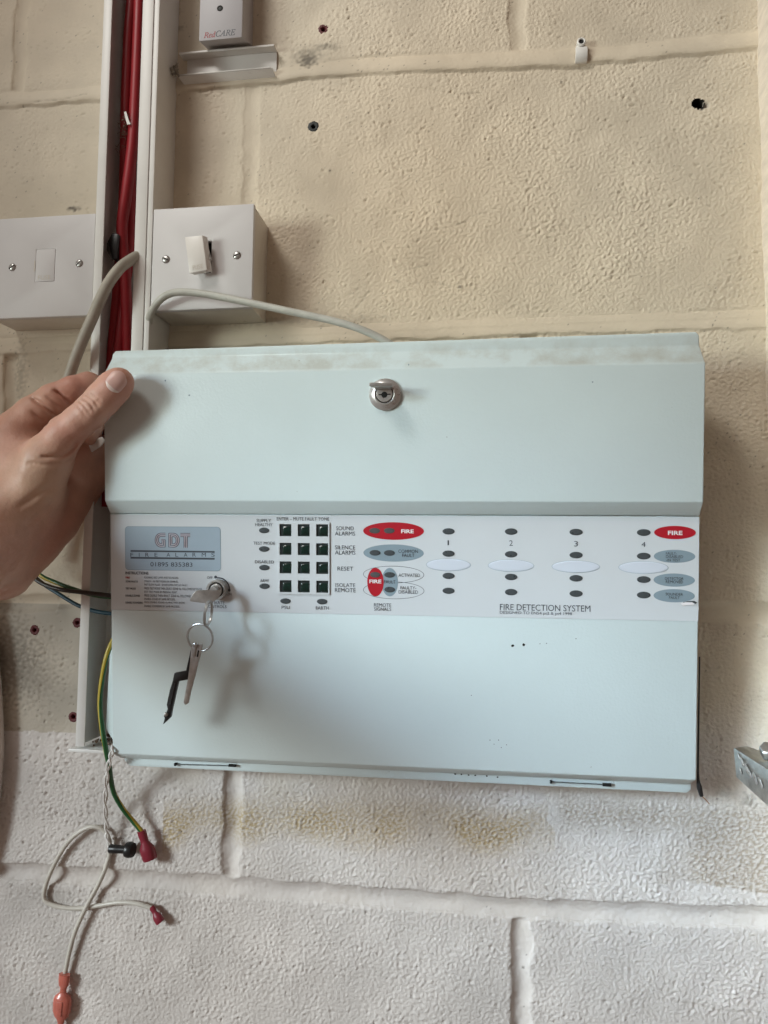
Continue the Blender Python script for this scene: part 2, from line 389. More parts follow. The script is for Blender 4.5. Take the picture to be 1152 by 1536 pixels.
    for px, pz, rx, rz, a in [(271.65, 13.71, 7, 6, 0.75), (271.55, 19.12, 12, 7, 0.4), (284.32, 25.78, 6, 2.5, 0.5), (293.68, 24.33, 6, 3, 0.35), (60.37, -104.62, 5, 2, 0.9), (4.2772, -192.57, 2, 3, 0.8), (148.23, 69.17, 6, 4, 0.5), (149.95, 54.09, 8, 3, 0.5), (600.23, -583.5, 7, 4, 0.3), (15.47, -496.22, 22, 30, 0.45), (28.69, -512.79, 30, 25, 0.35), (402.24, -190.19, 1.6, 1.3, 0.9), (67.46, -694.8, 20, 8, 0.25), (268.78, -213.09, 60, 3, 0.25), (16.14, -251.92, 6, 22, 0.35), (484.08, -22.05, 1, 1, 0.95), (292.46, -84.96, 1.2, 1, 0.9), (616.48, -587.46, 5, 4, 0.4), (78.37, -644.06, 0.9, 0.9, 0.95), (451.47, -721.65, 1, 1, 0.9)]:
        q = np.hypot((X - px) / rx, (Z - pz) / rz) + .25 * n2 * (rx > 3)
        tint(np.clip(1.4 - q, 0, 1), [.10, .085, .065], a)
    for line in [[(314.14, -209.09), (326.27, -191.46), (341.8, -181.94), (374.98, -185.65), (402.24, -190.19)], [(334.45, -14.22), (373.99, -20.98), (418.25, -26.92)], [(374.71, -141.1), (402.09, -136.95), (426.46, -128.75)], [(-15.6, -3.013), (23.82, -4.2414), (68.86, -2.2133)], [(42.76, -484.23), (49.04, -486.89), (51.26, -495.28), (45.26, -498.25), (43.8, -506.72)], [(352.84, -173.96), (374.9, -171.04), (407.59, -165.31)], [(559.89, -733.89), (592.37, -738.02), (625.31, -737.39)]]:
        for (xa, za), (xb, zb) in zip(line, line[1:]):
            t = np.clip(((X - xa) * (xb - xa) + (Z - za) * (zb - za)) / ((xb - xa) ** 2 + (zb - za) ** 2), 0, 1)
            q = np.hypot(X - xa - t * (xb - xa) + .7 * wob, Z - za - t * (zb - za) + .9 * L3)
            tint(np.clip(1.3 - q / .9, 0, 1) * np.clip(.6 + .5 * n2, 0, 1), [.22, .18, .13], .45); H -= .45 * np.clip(1.2 - q / .9, 0, 1)
    tint(np.clip(pits, 0, 1), [.40, .34, .28], .15)
    tint(np.clip(fleck - 2.75 + .25 * L1, 0, .5) * 2 * fine, [.12, .10, .08], .7)
    C = np.clip(C * (1 + .035 * L2[..., None] + .03 * L4[..., None] * np.array([.4, .8, 1.2])), .01, .9)
    # grime along the joints
    tint(np.clip(injoint - .5, 0, .5) * np.clip(.2 + .5 * L2, 0, 1) * (1 - beadm), [.36, .30, .22], .3)
    tint(np.clip(crack * bead * 1.6, 0, 1), [.26, .21, .15], .4)
    # crater round the chipped hole
    hx, hz, hr = HOLES[2]
    q = np.hypot(X - hx - 2.5, (Z - hz + 1.0) * 1.1) + .8 * wob + .5 * n2
    H -= np.clip(1 - (q - 3.5) / 3.0, 0, 1) * 2.2
    tint(np.clip(1 - (q - 4.5) / 2.2, 0, 1), [.30, .27, .24], .8)
    cut = np.zeros(X.shape, bool)
    xc = lambda a: (a[:-1, :-1] + a[1:, 1:]) / 2
    cc = np.zeros((len(gx) - 1, len(gz) - 1), bool)
    for hx, hz, hr in HOLES: cc |= np.hypot(xc(X) - hx, xc(Z) - hz) < hr - .4 + (hr > 4.3) * (.5 * xc(wob) + .45 * xc(n2) - .7)
    # --- cells to block / mortar meshes
    Rc, Bc = R[:-1, :-1], B[:-1, :-1]
    mort = (xc(dh) < hw) | (xc(dv) < 6.2)
    idx = np.arange(X.size).reshape(X.shape)
    P = np.stack([X, -H, Z - ORG[None][2]], -1).reshape(-1, 3) / 1000
    Cf = np.concatenate([C.reshape(-1, 3), np.clip(g1 * (1 - .7 * injoint), .08, 1).reshape(-1, 1)], 1)
    quads = np.stack([idx[:-1, :-1], idx[1:, :-1], idx[1:, 1:], idx[:-1, 1:]], -1)
    core = box(-720, 1420, 14, 140, -1350, 690)
    wall = build('wall', core, 'core'); wall['kind'] = 'structure'; wall['label'] = 'painted concrete block wall with recessed mortar joints and drilled holes'
    def patch_mesh(name, sel):
        q = quads[sel]
        if not len(q): return
        u, inv = np.unique(q, return_inverse=True); inv = inv.reshape(-1, 4)
        me = bpy.data.meshes.new(name)
        me.vertices.add(len(u)); me.vertices.foreach_set('co', P[u].astype(np.float32).ravel())
        me.loops.add(inv.size); me.loops.foreach_set('vertex_index', inv.astype(np.int32).ravel())
        me.polygons.add(len(inv)); me.polygons.foreach_set('loop_start', np.arange(0, inv.size, 4, dtype=np.int32))
        me.polygons.foreach_set('use_smooth', np.ones(len(inv), bool))
        a = me.color_attributes.new('paint', 'FLOAT_COLOR', 'POINT'); a.data.foreach_set('color', Cf[u].astype(np.float32).ravel())
        me.update(calc_edges=True); me.validate()
        link_mesh(name, me, 'wall', wall)
    key = Rc * 100 + Bc
    for k in np.unique(key[~mort]): patch_mesh('block', (~mort) & (key == k) & ~cc)
    patch_mesh('mortar', mort & ~cc)
    # dark linings of the drilled holes
    for hx, hz, hr in HOLES:
        build('hole_lining', lathe([(hr + .9, -.9), (hr + .1, -1.6), (hr - .2, -11), (.01, -11.5)], (hx, 0, hz), (0, -1, 0), 20, caps=False), 'dark' if hr > 4.3 else 'core', wall)
    return wall
WALL = build_wall()

def wall_plug(i, m, label, r):
    hx, hz, hr = HOLES[i]
    t = thing('wall_plug', label, 'wall plug', (hx, 0, hz), 'plastic plugs left in drilled holes')
    n = 22; prof = [(r * .36, -7), (r * .40, -.4), (r * .55, .35), (r * .92, .5), (r * 1.10, .1), (r * 1.12, -1.2)]
    V, F = lathe(prof, (hx, 0, hz), (0, -1, 0), n, caps=False)
    V = [np.array(v) + np.array([RNG.normal(0, .22), 0, RNG.normal(0, .22)]) * (2 <= k // n <= 4) for k, v in enumerate(V)]
    build('plug_rim', (V, F), m, t)
    build('plug_hollow', lathe([(r * .42, -5.2), (.01, -5.3)], (hx, 0, hz), (0, -1, 0), 14), 'dark', t)
wall_plug(0, 'plug_red', 'dark red plug in the hole above the wall joint, right of the small grey housing', 4.3)
wall_plug(1, 'plug_black', 'black plug in the clean round hole on the block above the large panel', 4.3)
wall_plug(3, 'plug_red', 'dark red plug in the hole left of the trunking, clear of its edge', 3.8)
wall_plug(4, 'plug_red', 'red plug half hidden by the trunking edge, just below the blue wire', 3.8)
wall_plug(5, 'plug_red', 'dark red plug touching the trunking edge near its lower end', 4.2)

# the white board at the right edge
px_ = 635.63
bd = thing('white_board', 'rough white painted board standing against the wall at the right edge', 'board', (px_, 0, -400))
gy = np.arange(6, -33, -1.5); gz_ = np.arange(-700, 500, 4.0)
Vb, Fb = [], []
for a, y in enumerate(gy):
    for b_, z in enumerate(gz_):
        Vb.append((px_ + .5 * math.sin(z * .05 + y * .11) + .25 * math.sin(z * .31 + 3 * math.sin(y * .05)) , y, z))
nz = len(gz_)
Fb = [(i * nz + j, i * nz + j + 1, (i + 1) * nz + j + 1, (i + 1) * nz + j) for i in range(len(gy) - 1) for j in range(nz - 1)]
build('board_face', (Vb, Fb), 'pier', bd, angle=80)
build('board_core', box(px_ + 1.2, px_ + 90, -31.6, 6, -700, 498), 'pier', bd)

# ------------------------------------------------------------------ trunking with its lid off
TX0, TX1, TB, TD = 104.6, 153.6, -561.41, 38.0
tr = thing('cable_trunking', 'tall open white plastic trunking with red cables inside, left of the panel', 'trunking', (129, 0, TB))
TT = 320
build('back', box(TX0 + 1.6, TX1 - 1.6, -1.6, .6, TB, TT), 'pvc', tr)
build('side_wall', box(TX0, TX0 + 1.6, -TD, .6, TB, TT), 'pvc', tr, .3)
build('side_wall', box(TX1 - 1.6, TX1, -TD, .6, TB + 120, TT), 'pvc', tr, .3)
def lip(x0, x1, g, x2):
    return join(box(x0, x1, -TD - 1.4, -TD, TB, TT) if x0 < 120 else box(x0, x1, -TD - 1.4, -TD, TB + 120, TT))
build('lip', box(TX0, TX0 + 7.6, -TD - 1.5, -TD + .05, TB, TT), 'pvc', tr, .5)
build('lip', box(TX1 - 14.2, TX1 - 4.4, -TD - 1.5, -TD + .05, TB + 120, TT), 'pvc', tr, .5)
build('lip', box(TX1 - 4.0, TX1 + .4, -TD - .7, -TD + .05, TB + 120, TT), 'pvc', tr, .4)
# end plate and dust at the foot
build('end_plate', box(TX0 - 5, TX1 - 4, -TD - 3, -1.8, TB - 4.2, TB - 1.6), 'pvc', tr, .4)
V, F = [], []
for k in range(70):
    c = np.array([RNG.uniform(TX0 + 8, TX1 - 6), RNG.uniform(-30, -3), TB - 1.2 + RNG.uniform(0, 4)]); s = RNG.uniform(.5, 1.9)
    g = lathe([(0, -s), (s * .8, -s * .3), (s, s * .2), (0, s)], c, RNG.normal(size=3), 5); b0 = len(V); V += g[0]; F += [tuple(i + b0 for i in f) for f in g[1]]
deb = build('debris', (V, F), 'fluff', tr); deb['kind'] = 'stuff'

def cable(name, label, cat, pts, r, m, group=None, n=14, per=8):
    t = thing(name, label, cat, pts[0], group)
    build('sheath', tube(pts, r, n, per), m, t)
    return t
def WP(L): return [np.array(q) for q in L]
RC = 'red fire cables running down the trunking'
cable('red_cable', 'red cable at the left of the bundle, straight at the top, dusty halfway down', 'cable',
      [(119.55, -20, 273.91), (119.8, -20, 160.82), (119.57, -20, 80.87), (117.64, -20, 32.51), (117.5, -20, -30.44), (117.24, -18, -67.83), (116.47, -16, -108.06), (115.18, -16, -154.88), (112.91, -16, -206.98), (110.83, -16, -247.11), (108.92, -14, -303.53), (108.65, -12, -370.86)], 4.6, 'redcable', RC)
cable('red_cable', 'bright red cable beside the inner trunking edge, running in front of the others', 'cable',
      [(129.15, -24, 268.01), (128.7, -24, 155.98), (128.41, -24, 76.71), (128.28, -24, 28.6), (127.77, -24, -24.9), (127.25, -25, -63.72), (123.94, -26, -106.58), (119.91, -24, -138.35), (122.36, -20, -180.02), (125.19, -18, -236.7), (124.85, -16, -304.16), (125.1, -14, -371.03)], 4.7, 'redcable', RC)
cable('red_cable', 'red cable at the back of the bundle, seen between the other two low down', 'cable',
      [(118.81, -9, 286.38), (119.01, -9, 171.26), (118.11, -9, 89.94), (118.06, -9, 3.8066), (118.01, -9, -80.76), (121.29, -12, -129.97), (119.41, -14, -183.37), (118.52, -20, -237.08), (115.59, -18, -281.84), (114.47, -14, -371.02)], 4.5, 'redcable', RC)
# cobweb and dust caught on the red cables
web = thing('dust_clump', 'brown clump of dust and cobweb caught on the red cables', 'dust', (122.95, -26, -46.41))
V, F = [], []
for k in range(60):
    t = RNG.uniform(0, 1); c = np.array((123.67, -29, -40.69)) * (1 - t) + np.array((120.31, -27, -58.54)) * t + RNG.normal(0, 1.3, 3)
    g = lathe([(0, -.8), (.4, -.3), (.5, .3), (0, .8)], c, RNG.normal(size=3), 5); b0 = len(V); V += g[0]; F += [tuple(i + b0 for i in f) for f in g[1]]
build('fluff', (V, F), 'fluff', web)
V, F = [], []
for k in range(46):
    c = np.array((119.77, -26, -57.91)) + RNG.normal(0, 1, 3) * np.array([3.2, 1.4, 9]); a = c + RNG.normal(0, 2.4, 3)
    g = tube([c, (c + a) / 2 + RNG.normal(0, .6, 3), a], .16, 4, 3); b0 = len(V); V += g[0]; F += [tuple(i + b0 for i in f) for f in g[1]]
th = build('threads', (V, F), 'fluff', web); th['kind'] = 'stuff'
build('flake', prism([(121.66, -31, -39.45), (123.43, -31, -39), (126.09, -31, -46.79), (128, -31, -50.43), (125.05, -31, -50.79), (123.07, -31, -45.39)], (0, .5, 0)), 'white_wire', web)
bk = thing('black_cable_end', 'short cut black cable end beside the red cables at the left spur', 'cable', (110.39, -22, -151.41))
build('sleeve', prism([(114.88, -31, -143.58), (120.83, -31, -145.04), (119.97, -31, -153.54), (119.26, -31, -166.02), (116.34, -31, -166.44), (110.69, -31, -157.63), (111.02, -31, -150.8)], (0, 8, 0)), 'black', bk, .8)
build('cut_end', prism([(110.8, -31.6, -152.19), (111.99, -31.6, -152.25), (116.03, -31.6, -165.54), (116.1, -31.6, -167.25), (111.05, -31.6, -158.47)], (0, 2, 0)), 'brown', bk, .2)
cable('grey_flex', 'dirty grey flex bending out of the trunking down towards the hand', 'flex',
      [(145.69, -28, -160.36), (141.08, -36, -166.92), (137.95, -42, -172.63), (132.74, -49, -181.89), (126.27, -53, -194.64), (119.47, -54, -209.39), (112.12, -52, -223.61), (104.2, -50, -238.99), (96.21, -47, -254.2), (87.61, -42, -271.25), (76.87, -36, -296.09), (64.42, -30, -339.15), (53.15, -26, -382.99), (48.56, -24, -414.97)], [4.3, 4.4, 4.4, 4.4], 'grey', n=16)
# ------------------------------------------------------------------ fused spurs
def screw(c, r, ang, par):
    build('screw', lathe([(r, -2.0), (r, .3), (r * .8, .9), (r * .45, 1.2)], c, (0, -1, 0), 20), 'steel', par)
    sx, sz = math.cos(ang), math.sin(ang); c = np.array(c, float)
    q = lambda s, t: c + np.array([sx * s - sz * t, -1.25, sz * s + sx * t])
    build('screw_slot', prism([q(-r * .85, -.38), q(r * .85, -.38), q(r * .85, .38), q(-r * .85, .38)], (0, .5, 0)), 'dark', par)
def hole_plate(x0, x1, z0, z1, hole, y, t):                          # a plate with a rectangular opening, as a ring of quads with thickness
    hx0, hx1, hz0, hz1 = hole
    o = [(x0, z0), (x1, z0), (x1, z1), (x0, z1)]; i = [(hx0, hz0), (hx1, hz0), (hx1, hz1), (hx0, hz1)]
    V = [(a, y, b) for a, b in o] + [(a, y, b) for a, b in i] + [(a, y + t, b) for a, b in o] + [(a, y + t, b) for a, b in i]
    F = []
    for k in range(4):
        k2 = (k + 1) % 4
        F += [(k, k2, 4 + k2, 4 + k), (8 + k, 12 + k, 12 + k2, 8 + k2), (k, 8 + k, 8 + k2, k2), (4 + k, 4 + k2, 12 + k2, 12 + k)]
    return V, F
def spur(label, x0, x1, z0, z1, d, hole, screws, opened):
    t = thing('fused_spur', label, 'fused spur', ((x0 + x1) / 2, 0, z0), 'fused spur units beside the trunking')
    build('back_box', box(x0 + .6, x1 - .6, -d + 5.4, .4, z0 + .6, z1 - .6), 'boxside', t, .7)
    build('front_plate', hole_plate(x0, x1, z0, z1, hole, -d, 5.2), 'plate', t, .9)
    build('inner_well', box(hole[0] - 1, hole[1] + 1, -d + 4.6, -d + 5.1, hole[2] - 1, hole[3] + 1), 'dark' if opened else 'fuse', t)
    for (a, b, an) in screws: screw((a, -d + .1, b), 3.3, an, t)
    return t
sp_x0, sp_z0, sp_x1, sp_z1 = 10.03, -214.6, 102.0, -128.0
h1 = [50.03, 67.18, -184.2, -156.43]
s1 = spur('white fused spur with its fuse carrier shut, at the left edge beside the trunking', sp_x0, sp_x1, sp_z0, sp_z1, 35,
          (h1[0], h1[1], h1[2], h1[3]), [(28.86, -170.8, 0.5), (89.18, -170.21, 0.8)], False)
fc = build('fuse_carrier', box(h1[0] + .07, h1[1] - .07, -35.0, -30.5, h1[2] + .07, h1[3] - .07), 'plate', s1, .25)
build('release_slot', box(h1[0] - 1.3, h1[0] - .3, -35.12, -34.9, -175.22, -166.04), 'boxside', s1)
flat('lettering', text_geo('FUSE', (52.64, h1[2] + 1.6, h1[1] - 3.2, h1[2] + 5.2), lambda a, b: (a, -35.1, b)), 'boxside', fc)
h2 = [195.72, 205.2, -185.29, -159.18]
h2[0] = h2[1] - 16
s2 = spur('white fused spur with its fuse carrier pulled open, right of the trunking', 155.2, 239.9, -215.0, -130.2, 40,
          tuple(h2), [(167.21, -172.66, -0.4), (226.78, -172.26, 0.4)], True)
ca, cb, cc_, cd = [(187.32, -51, -160.08), (201.9, -51, -159.23), (206.14, -50, -187.32), (191.64, -50, -189.35)]
fc2 = build('fuse_carrier', hexa([ca, cb, cc_, cd], [np.array(q) + np.array([2.6, 4.6, .2]) for q in (ca, cb, cc_, cd)]), 'fuse', s2, .5)
q0 = np.array(cd); ux = (np.array(cc_) - q0); uz = (np.array(ca) - q0); nn = np.cross(ux, uz); nn = nn / np.linalg.norm(nn); nn = nn if nn[1] < 0 else -nn
flat('lettering', text_geo('FUSE', (.22, .07, .80, .19), lambda a, b: q0 + ux * a + uz * b + nn * .25), 'boxside', fc2)
build('carrier_frame', hexa([(192.49, -46, -161.66), (203.01, -46, -161.11), (206.41, -46, -184.1), (194.33, -46, -186.79)], [(191.32, -36.5, -158.5), (200.9, -36.5, -158.44), (203.22, -36.5, -181.2), (193.14, -36.5, -182.39)]), 'fuse', s2, .3)
build('fuse_link', tube([(203.55, -45.5, -167.46), (206.88, -45.5, -177.95)], 1.5, 10, 2), 'steel', s2)
cable('light_grey_flex', 'pale grey flex arching out below the open fused spur to behind the panel', 'flex',
      [(146.57, -25, -228.21), (153.17, -37, -220.09), (158.68, -43, -215.21), (166.98, -48, -209.14), (175.55, -50, -205.36), (185.91, -51, -204.55), (201.74, -52, -206.65), (227.01, -54, -212.67), (267.68, -56, -223.37), (304.18, -56, -232.49), (324.73, -56, -238.87), (340.7, -54, -245.41), (353.36, -50, -252.26), (363.88, -44, -262.12), (370.85, -36, -280.85)], [2.9, 2.9, 2.8, 2.8], 'greylite', n=14)

# ------------------------------------------------------------------ grey housing with lettering, offcut of trunking, cleat
rx0, rx1, rz0 = 183.62, 221.45, 20.89
rb = thing('alarm_housing', 'small grey white housing with red and black lettering at the top edge', 'housing', ((rx0 + rx1) / 2, 0, rz0))
build('body', hexa([(rx0, -26, rz0), (rx1, -26, rz0), (rx1, -26, rz0 + 80), (rx0, -26, rz0 + 80)], [(rx0 - 2, .4, rz0 + 11), (rx1 + .5, .4, rz0 + 11), (rx1 + .5, .4, rz0 + 80), (rx0 - 2, .4, rz0 + 80)]), 'detector', rb, 1.0)
hc = (201.6, -26, 48.31)
build('screw_recess', lathe([(2.6, .08), (2.2, .12)], hc, (0, -1, 0), 20), 'dark', rb)
build('screw_head', lathe([(1.7, .14), (1.4, .25)], np.array(hc) + np.array([.2, 0, -.2]), (0, -1, 0), 14), 'plug_black', rb)
IT = lambda s: ''.join(chr(0x1D434 + ord(c) - 65) if c.isupper() else chr(0x1D44E + ord(c) - 97) for c in s)
pl = lambda a, b: (a, -26.15, b)
tl = [(187.95, 23.1), (198.33, 28.6), (198.48, 23.3), (215.75, 29.6)]
flat('lettering', text_geo(IT('Red'), (tl[0][0], tl[0][1], tl[1][0], tl[1][1] - .3), pl, .012), 'redlogo', rb)
flat('lettering', text_geo(IT('CARE'), (tl[2][0], tl[0][1] + .2, tl[3][0], tl[0][1] + 5.6), pl, .014), 'ink', rb)

mx0, mx1 = 158.2, 244.2
mt = thing('trunking_offcut', 'short empty length of white mini trunking under the small grey housing', 'trunking', ((mx0 + mx1) / 2, 0, -.8))
zt_, zl_ = 24.88, 3.7979
build('channel_back', box(mx0 + 5, mx1, -1.4, .9, .6, zt_ - 1.3), 'pvc', mt, .2)
build('channel_side', box(mx0 + 1, mx1, -9, .9, zt_ - 1.3, zt_), 'pvc', mt, .3)
build('channel_side', hexa([(mx0, -9, zl_), (mx1 - 1, -9, zl_), (mx1, -.5, -.9), (mx0 + 4, -.5, -.9)], [(mx0, -7.6, zl_ + .6), (mx1 - 1, -7.6, zl_ + .6), (mx1, .9, -.1), (mx0 + 4, .9, -.1)]), 'pvc', mt, .3)
build('channel_lip', box(mx0 + 1, mx1, -9.9, -9.05, zt_ - 2.0, zt_ - .1), 'pvc', mt, .3)
build('channel_lip', box(mx0, mx1 - 3, -9.0, -7.2, zl_ + .62, zl_ + 1.8), 'pvc', mt, .3)
ft = thing('crumpled_tape', 'scrap of crumpled clear tape at the left end of the empty mini trunking', 'tape', (157.27, -12, 7.5166))
gx_, V, F = 7, [], []
c0 = np.array((157.73, -13, 6.7885))
for i in range(gx_):
    for j in range(9): V.append(c0 + np.array([(i - 3) * 1.1, 0, (j - 4) * 1.45]) + RNG.normal(0, 1.0, 3) * np.array([.5, 1.6, .5]))
F = [(i * 9 + j, i * 9 + j + 1, (i + 1) * 9 + j + 1, (i + 1) * 9 + j) for i in range(gx_ - 1) for j in range(8)]
build('film', (V, F), 'film', ft, angle=20)
kc = (499.48, -6, 5.6043)
cl = thing('cable_cleat', 'small white cable cleat screwed over the upper wall joint', 'cable cleat', kc)
build('screw_eye', lathe([(2.0, -4), (2.0, 1.2), (2.6, 1.6), (3.5, 1.0), (3.8, -6)], kc, (0, -1, 0), 24), 'pvc', cl)
build('eye_hollow', lathe([(2.05, .4), (.01, .3)], kc, (0, -1, 0), 16), 'dark', cl)
V, F = [], []
for i, (y, z) in enumerate([(.5, kc[2] - .5), (-4.6, kc[2] - 2.2), (-6.6, kc[2] - 4.6), (-7.2, kc[2] - 8), (-6.6, kc[2] - 11), (-5.0, kc[2] - 13.6), (-3.2, kc[2] - 14.8), (2.0, kc[2] - 15.2)]):
    for x in (-4.6, 4.8): V.append((kc[0] + x * (1 if i > 1 else .8), y, z))
    for x in (4.8, -4.6): V.append((kc[0] + x * (1 if i > 1 else .8), min(y + 1.8, 2.6), z + (1.4 if i > 3 else -.9)))
F = [(4 * i + k, 4 * i + (k + 1) % 4, 4 * i + 4 + (k + 1) % 4, 4 * i + 4 + k) for i in range(7) for k in range(4)]
build('strap', (V, F), 'pvc', cl, .25)

# ------------------------------------------------------------------ the fire alarm panel (its own frame: u right, v up, w out of the face)
PO = np.array((138.91, -62, -380.06)); PR = np.array(rot(0.0984, 0.0025, 0.019))
panel = thing('fire_alarm_panel', 'wide pale green fire alarm control panel with printed facia, held up against the wall', 'alarm panel', PO)
panel.rotation_mode = 'YXZ'; panel.rotation_euler = (0.0984, 0.0025, 0.019)
ORG[panel] = np.zeros(3)
def L3(u, v, w_=0.0): return (u, -w_, v)                             # panel frame
def PW(u, v, w_=0.0): return PO + PR @ np.array([u, -w_, v])         # panel frame to wall frame
PWID = 431.73
def loft(rows, back):
    """rows of (v, w, uL, uR) from bottom to top: front sheet, side flanges and end flanges down to w = back, closed behind"""
    V, F = [], []
    for v, w_, a, b in rows: V += [L3(a, v, w_), L3(b, v, w_), L3(b, v, back), L3(a, v, back)]
    for i in range(len(rows) - 1):
        for k in range(4): F.append((4 * i + k, 4 * i + (k + 1) % 4, 4 * i + 4 + (k + 1) % 4, 4 * i + 4 + k))
    n = 4 * (len(rows) - 1)
    F += [(3, 2, 1, 0), (n, n + 1, n + 2, n + 3)]
    return V, F
up = loft([(.15, .3, .0, PWID), (10, 8, -.2, PWID + .2), (104.6, 8, -.2, PWID + .3), (118.6, -3, 1.0, PWID - .6), (124.6, -3.2, 1.4, PWID - .8), (126.6, -3.4, 3.6, PWID - 3.0)], -17)
up[0][-4:] = [L3(3.6, 124.2, -3.4), L3(PWID - 3, 128.2, -3.4), L3(PWID - 3, 128.2, -17), L3(3.6, 124.2, -17)]
up[0][-8:-4] = [L3(1.4, 121.6, -3.2), L3(PWID - .8, 125.8, -3.2), L3(PWID - .8, 125.8, -17), L3(1.4, 121.6, -17)]
build('upper_cover', up, 'panel', panel, .9, 3)
lw_ = loft([(-191, -7, 3.5, PWID - 3.5), (-188.6, -4.0, 1.2, PWID - 1.2), (-185.2, 0, 0, PWID), (-.15, 0, 0, PWID)], -17)
build('lower_cover', lw_, 'panel', panel, .8, 3)
sl = [-10.96, -103.91, -15.76, -189.77]
bbp = [(sl[2] + .3, -172), (7, -196.5), (10, -198.0), (PWID - 4, -198.4), (PWID - .8, -196), (PWID - .6, 118), (24, 112), (24, 20), (sl[0], sl[1])]
bb = build('back_box', prism([L3(a, b, -9.2 if b < -190 else -19) for a, b in bbp], (0, 16, 0)), 'panel', panel, .8)
# slots between cover and box, at the lower edge
for a, b in [[(46.59, -194.48), (90.9, -193.76)], [(331.87, -194.56), (370.61, -194.65)]]:
    build('slot', prism([L3(a[0], a[1] + .07, -7.6), L3(b[0], b[1] + .07, -7.6), L3(b[0], b[1] - .07, -7.6), L3(a[0], a[1] - .07, -7.6)], (0, 2, 0)), 'lens', panel)
for a, b in [[(89.85, -192.67), (95.65, -194.06)], [(369.2, -193.74), (375.3, -195.63)], [(46.33, -193.44), (47.93, -195.46)], [(331.86, -193.34), (333.31, -195.48)]]:
    build('slot', prism([L3(a[0], a[1], -7.2), L3(b[0], a[1], -7.2), L3(b[0], b[1], -7.2), L3(a[0], b[1], -7.2)], (0, 2, 0)), 'dark', panel)
def spot(name, us, r, w_, m):
    for u, v in us:
        pts = [L3(u + r * RNG.uniform(.6, 1.2) * math.cos(t), v + r * RNG.uniform(.5, 1.1) * math.sin(t), w_) for t in np.linspace(0, 2 * math.pi, 8)[:-1]]
        flat(name, (pts, [tuple(range(7))]), m, panel)
spot('paint_chip', [(304.06, -93.72), (311.85, -92.79)], 1.15, .12, 'dark')
spot('paint_chip', [(328.03, -91.42), (323.35, -91.78), (348.49, -87.56), (274.7, -130.68), (288.25, -162.8), (291.13, -165.6), (294.45, -162.54), (296.39, -167.81), (300.18, -165.7)], .4, .12, 'dark')
spot('paint_chip', [(229.43, 107.37), (357.3, 92.92), (66.68, 88), (48.23, 99.12)], .7, 8.12, 'greyprint')
spot('paint_chip', [(263.25, -189.62), (267.63, -189.66), (272.98, -189.91), (277.83, -189.93), (286.05, -190.03), (293.76, -190.41)], .8, -2.0, 'dark')
# black edging down the right side with a loose tail
ge = [(435.53, -100.04), (435.4, -145.38), (435.4, -183.72), (436.43, -193.28), (438.1, -199.93)]
build('edge_seal', tube([L3(a, b, -9) for a, b in ge], [.5, .6, .8, 1.9, 1.4], 8, 4), 'black', panel)
build('bare_strand', tube([L3(*ge[-1], -9), L3(*(440.63, -202.2), -9), L3(*(443.4, -205.43), -9)], .35, 6, 4), 'copper', panel)

# facia label
FW = .28
lab = build('facia_label', prism([L3(0.1593, -73.68, FW), L3(431.77 - .1, -73.36, FW), L3(PWID - .2, -.4, FW), L3(.4, -.6, FW)], (0, .22, 0)), 'label', panel, .08, 1)
def U(a, b): return None
def ell(cu, cv, ru, rv, w_, n=40, h=0.0):
    rim = [L3(cu + ru * math.cos(t), cv + rv * math.sin(t), w_) for t in np.linspace(0, 2 * math.pi, n, endpoint=False)]
    if not h: return rim, [tuple(range(n))]
    V = list(rim); F = []
    for k, (s, q) in enumerate(((.97, .45), (.85, .8), (.6, .96))):
        V += [L3(cu + ru * s * math.cos(t), cv + rv * s * math.sin(t), w_ + h * q) for t in np.linspace(0, 2 * math.pi, n, endpoint=False)]
    for k in range(3): F += [(k * n + i, k * n + (i + 1) % n, (k + 1) * n + (i + 1) % n, (k + 1) * n + i) for i in range(n)]
    F.append(tuple(range(3 * n, 4 * n))); return V, F
def ring(cu, cv, ru, rv, t_, w_, n=56, th=None):
    V = []; F = []
    for a in np.linspace(0, 2 * math.pi, n, endpoint=False):
        tt = t_ if th is None else t_ + th * max(0, math.cos(a + .6))
        V += [L3(cu + ru * math.cos(a), cv + rv * math.sin(a), w_), L3(cu + (ru - tt) * math.cos(a), cv + (rv - tt) * math.sin(a), w_)]
    F = [(2 * i, 2 * ((i + 1) % n), 2 * ((i + 1) % n) + 1, 2 * i + 1) for i in range(n)]
    return V, F
def rrect(u0, v0, u1, v1, r, w_, n=6):
    pts = []
    for cx, cy, a0 in ((u1 - r, v1 - r, 0), (u0 + r, v1 - r, 90), (u0 + r, v0 + r, 180), (u1 - r, v0 + r, 270)):
        for k in range(n + 1):
            a = math.radians(a0 + 90 * k / n); pts.append(L3(cx + r * math.cos(a), cy + r * math.sin(a), w_))
    return pts, [tuple(range(len(pts)))]
w1, w2, w3 = FW + .10, FW + .20, FW + .30
# the badge
bq = [11.9, -43.01, 87.48, -9.5836]
badge = flat('badge', rrect(*bq, 2.8, w1), 'badge', lab)
flat('badge_border', (lambda a, b: (a[0] + b[0], [(i, (i + 1) % len(a[0]), len(a[0]) + (i + 1) % len(a[0]), len(a[0]) + i) for i in range(len(a[0]))]))(rrect(*bq, 2.8, w1 + .02), rrect(bq[0] + .35, bq[1] + .35, bq[2] - .35, bq[3] - .35, 2.5, w1 + .02)), 'greyprint', lab)
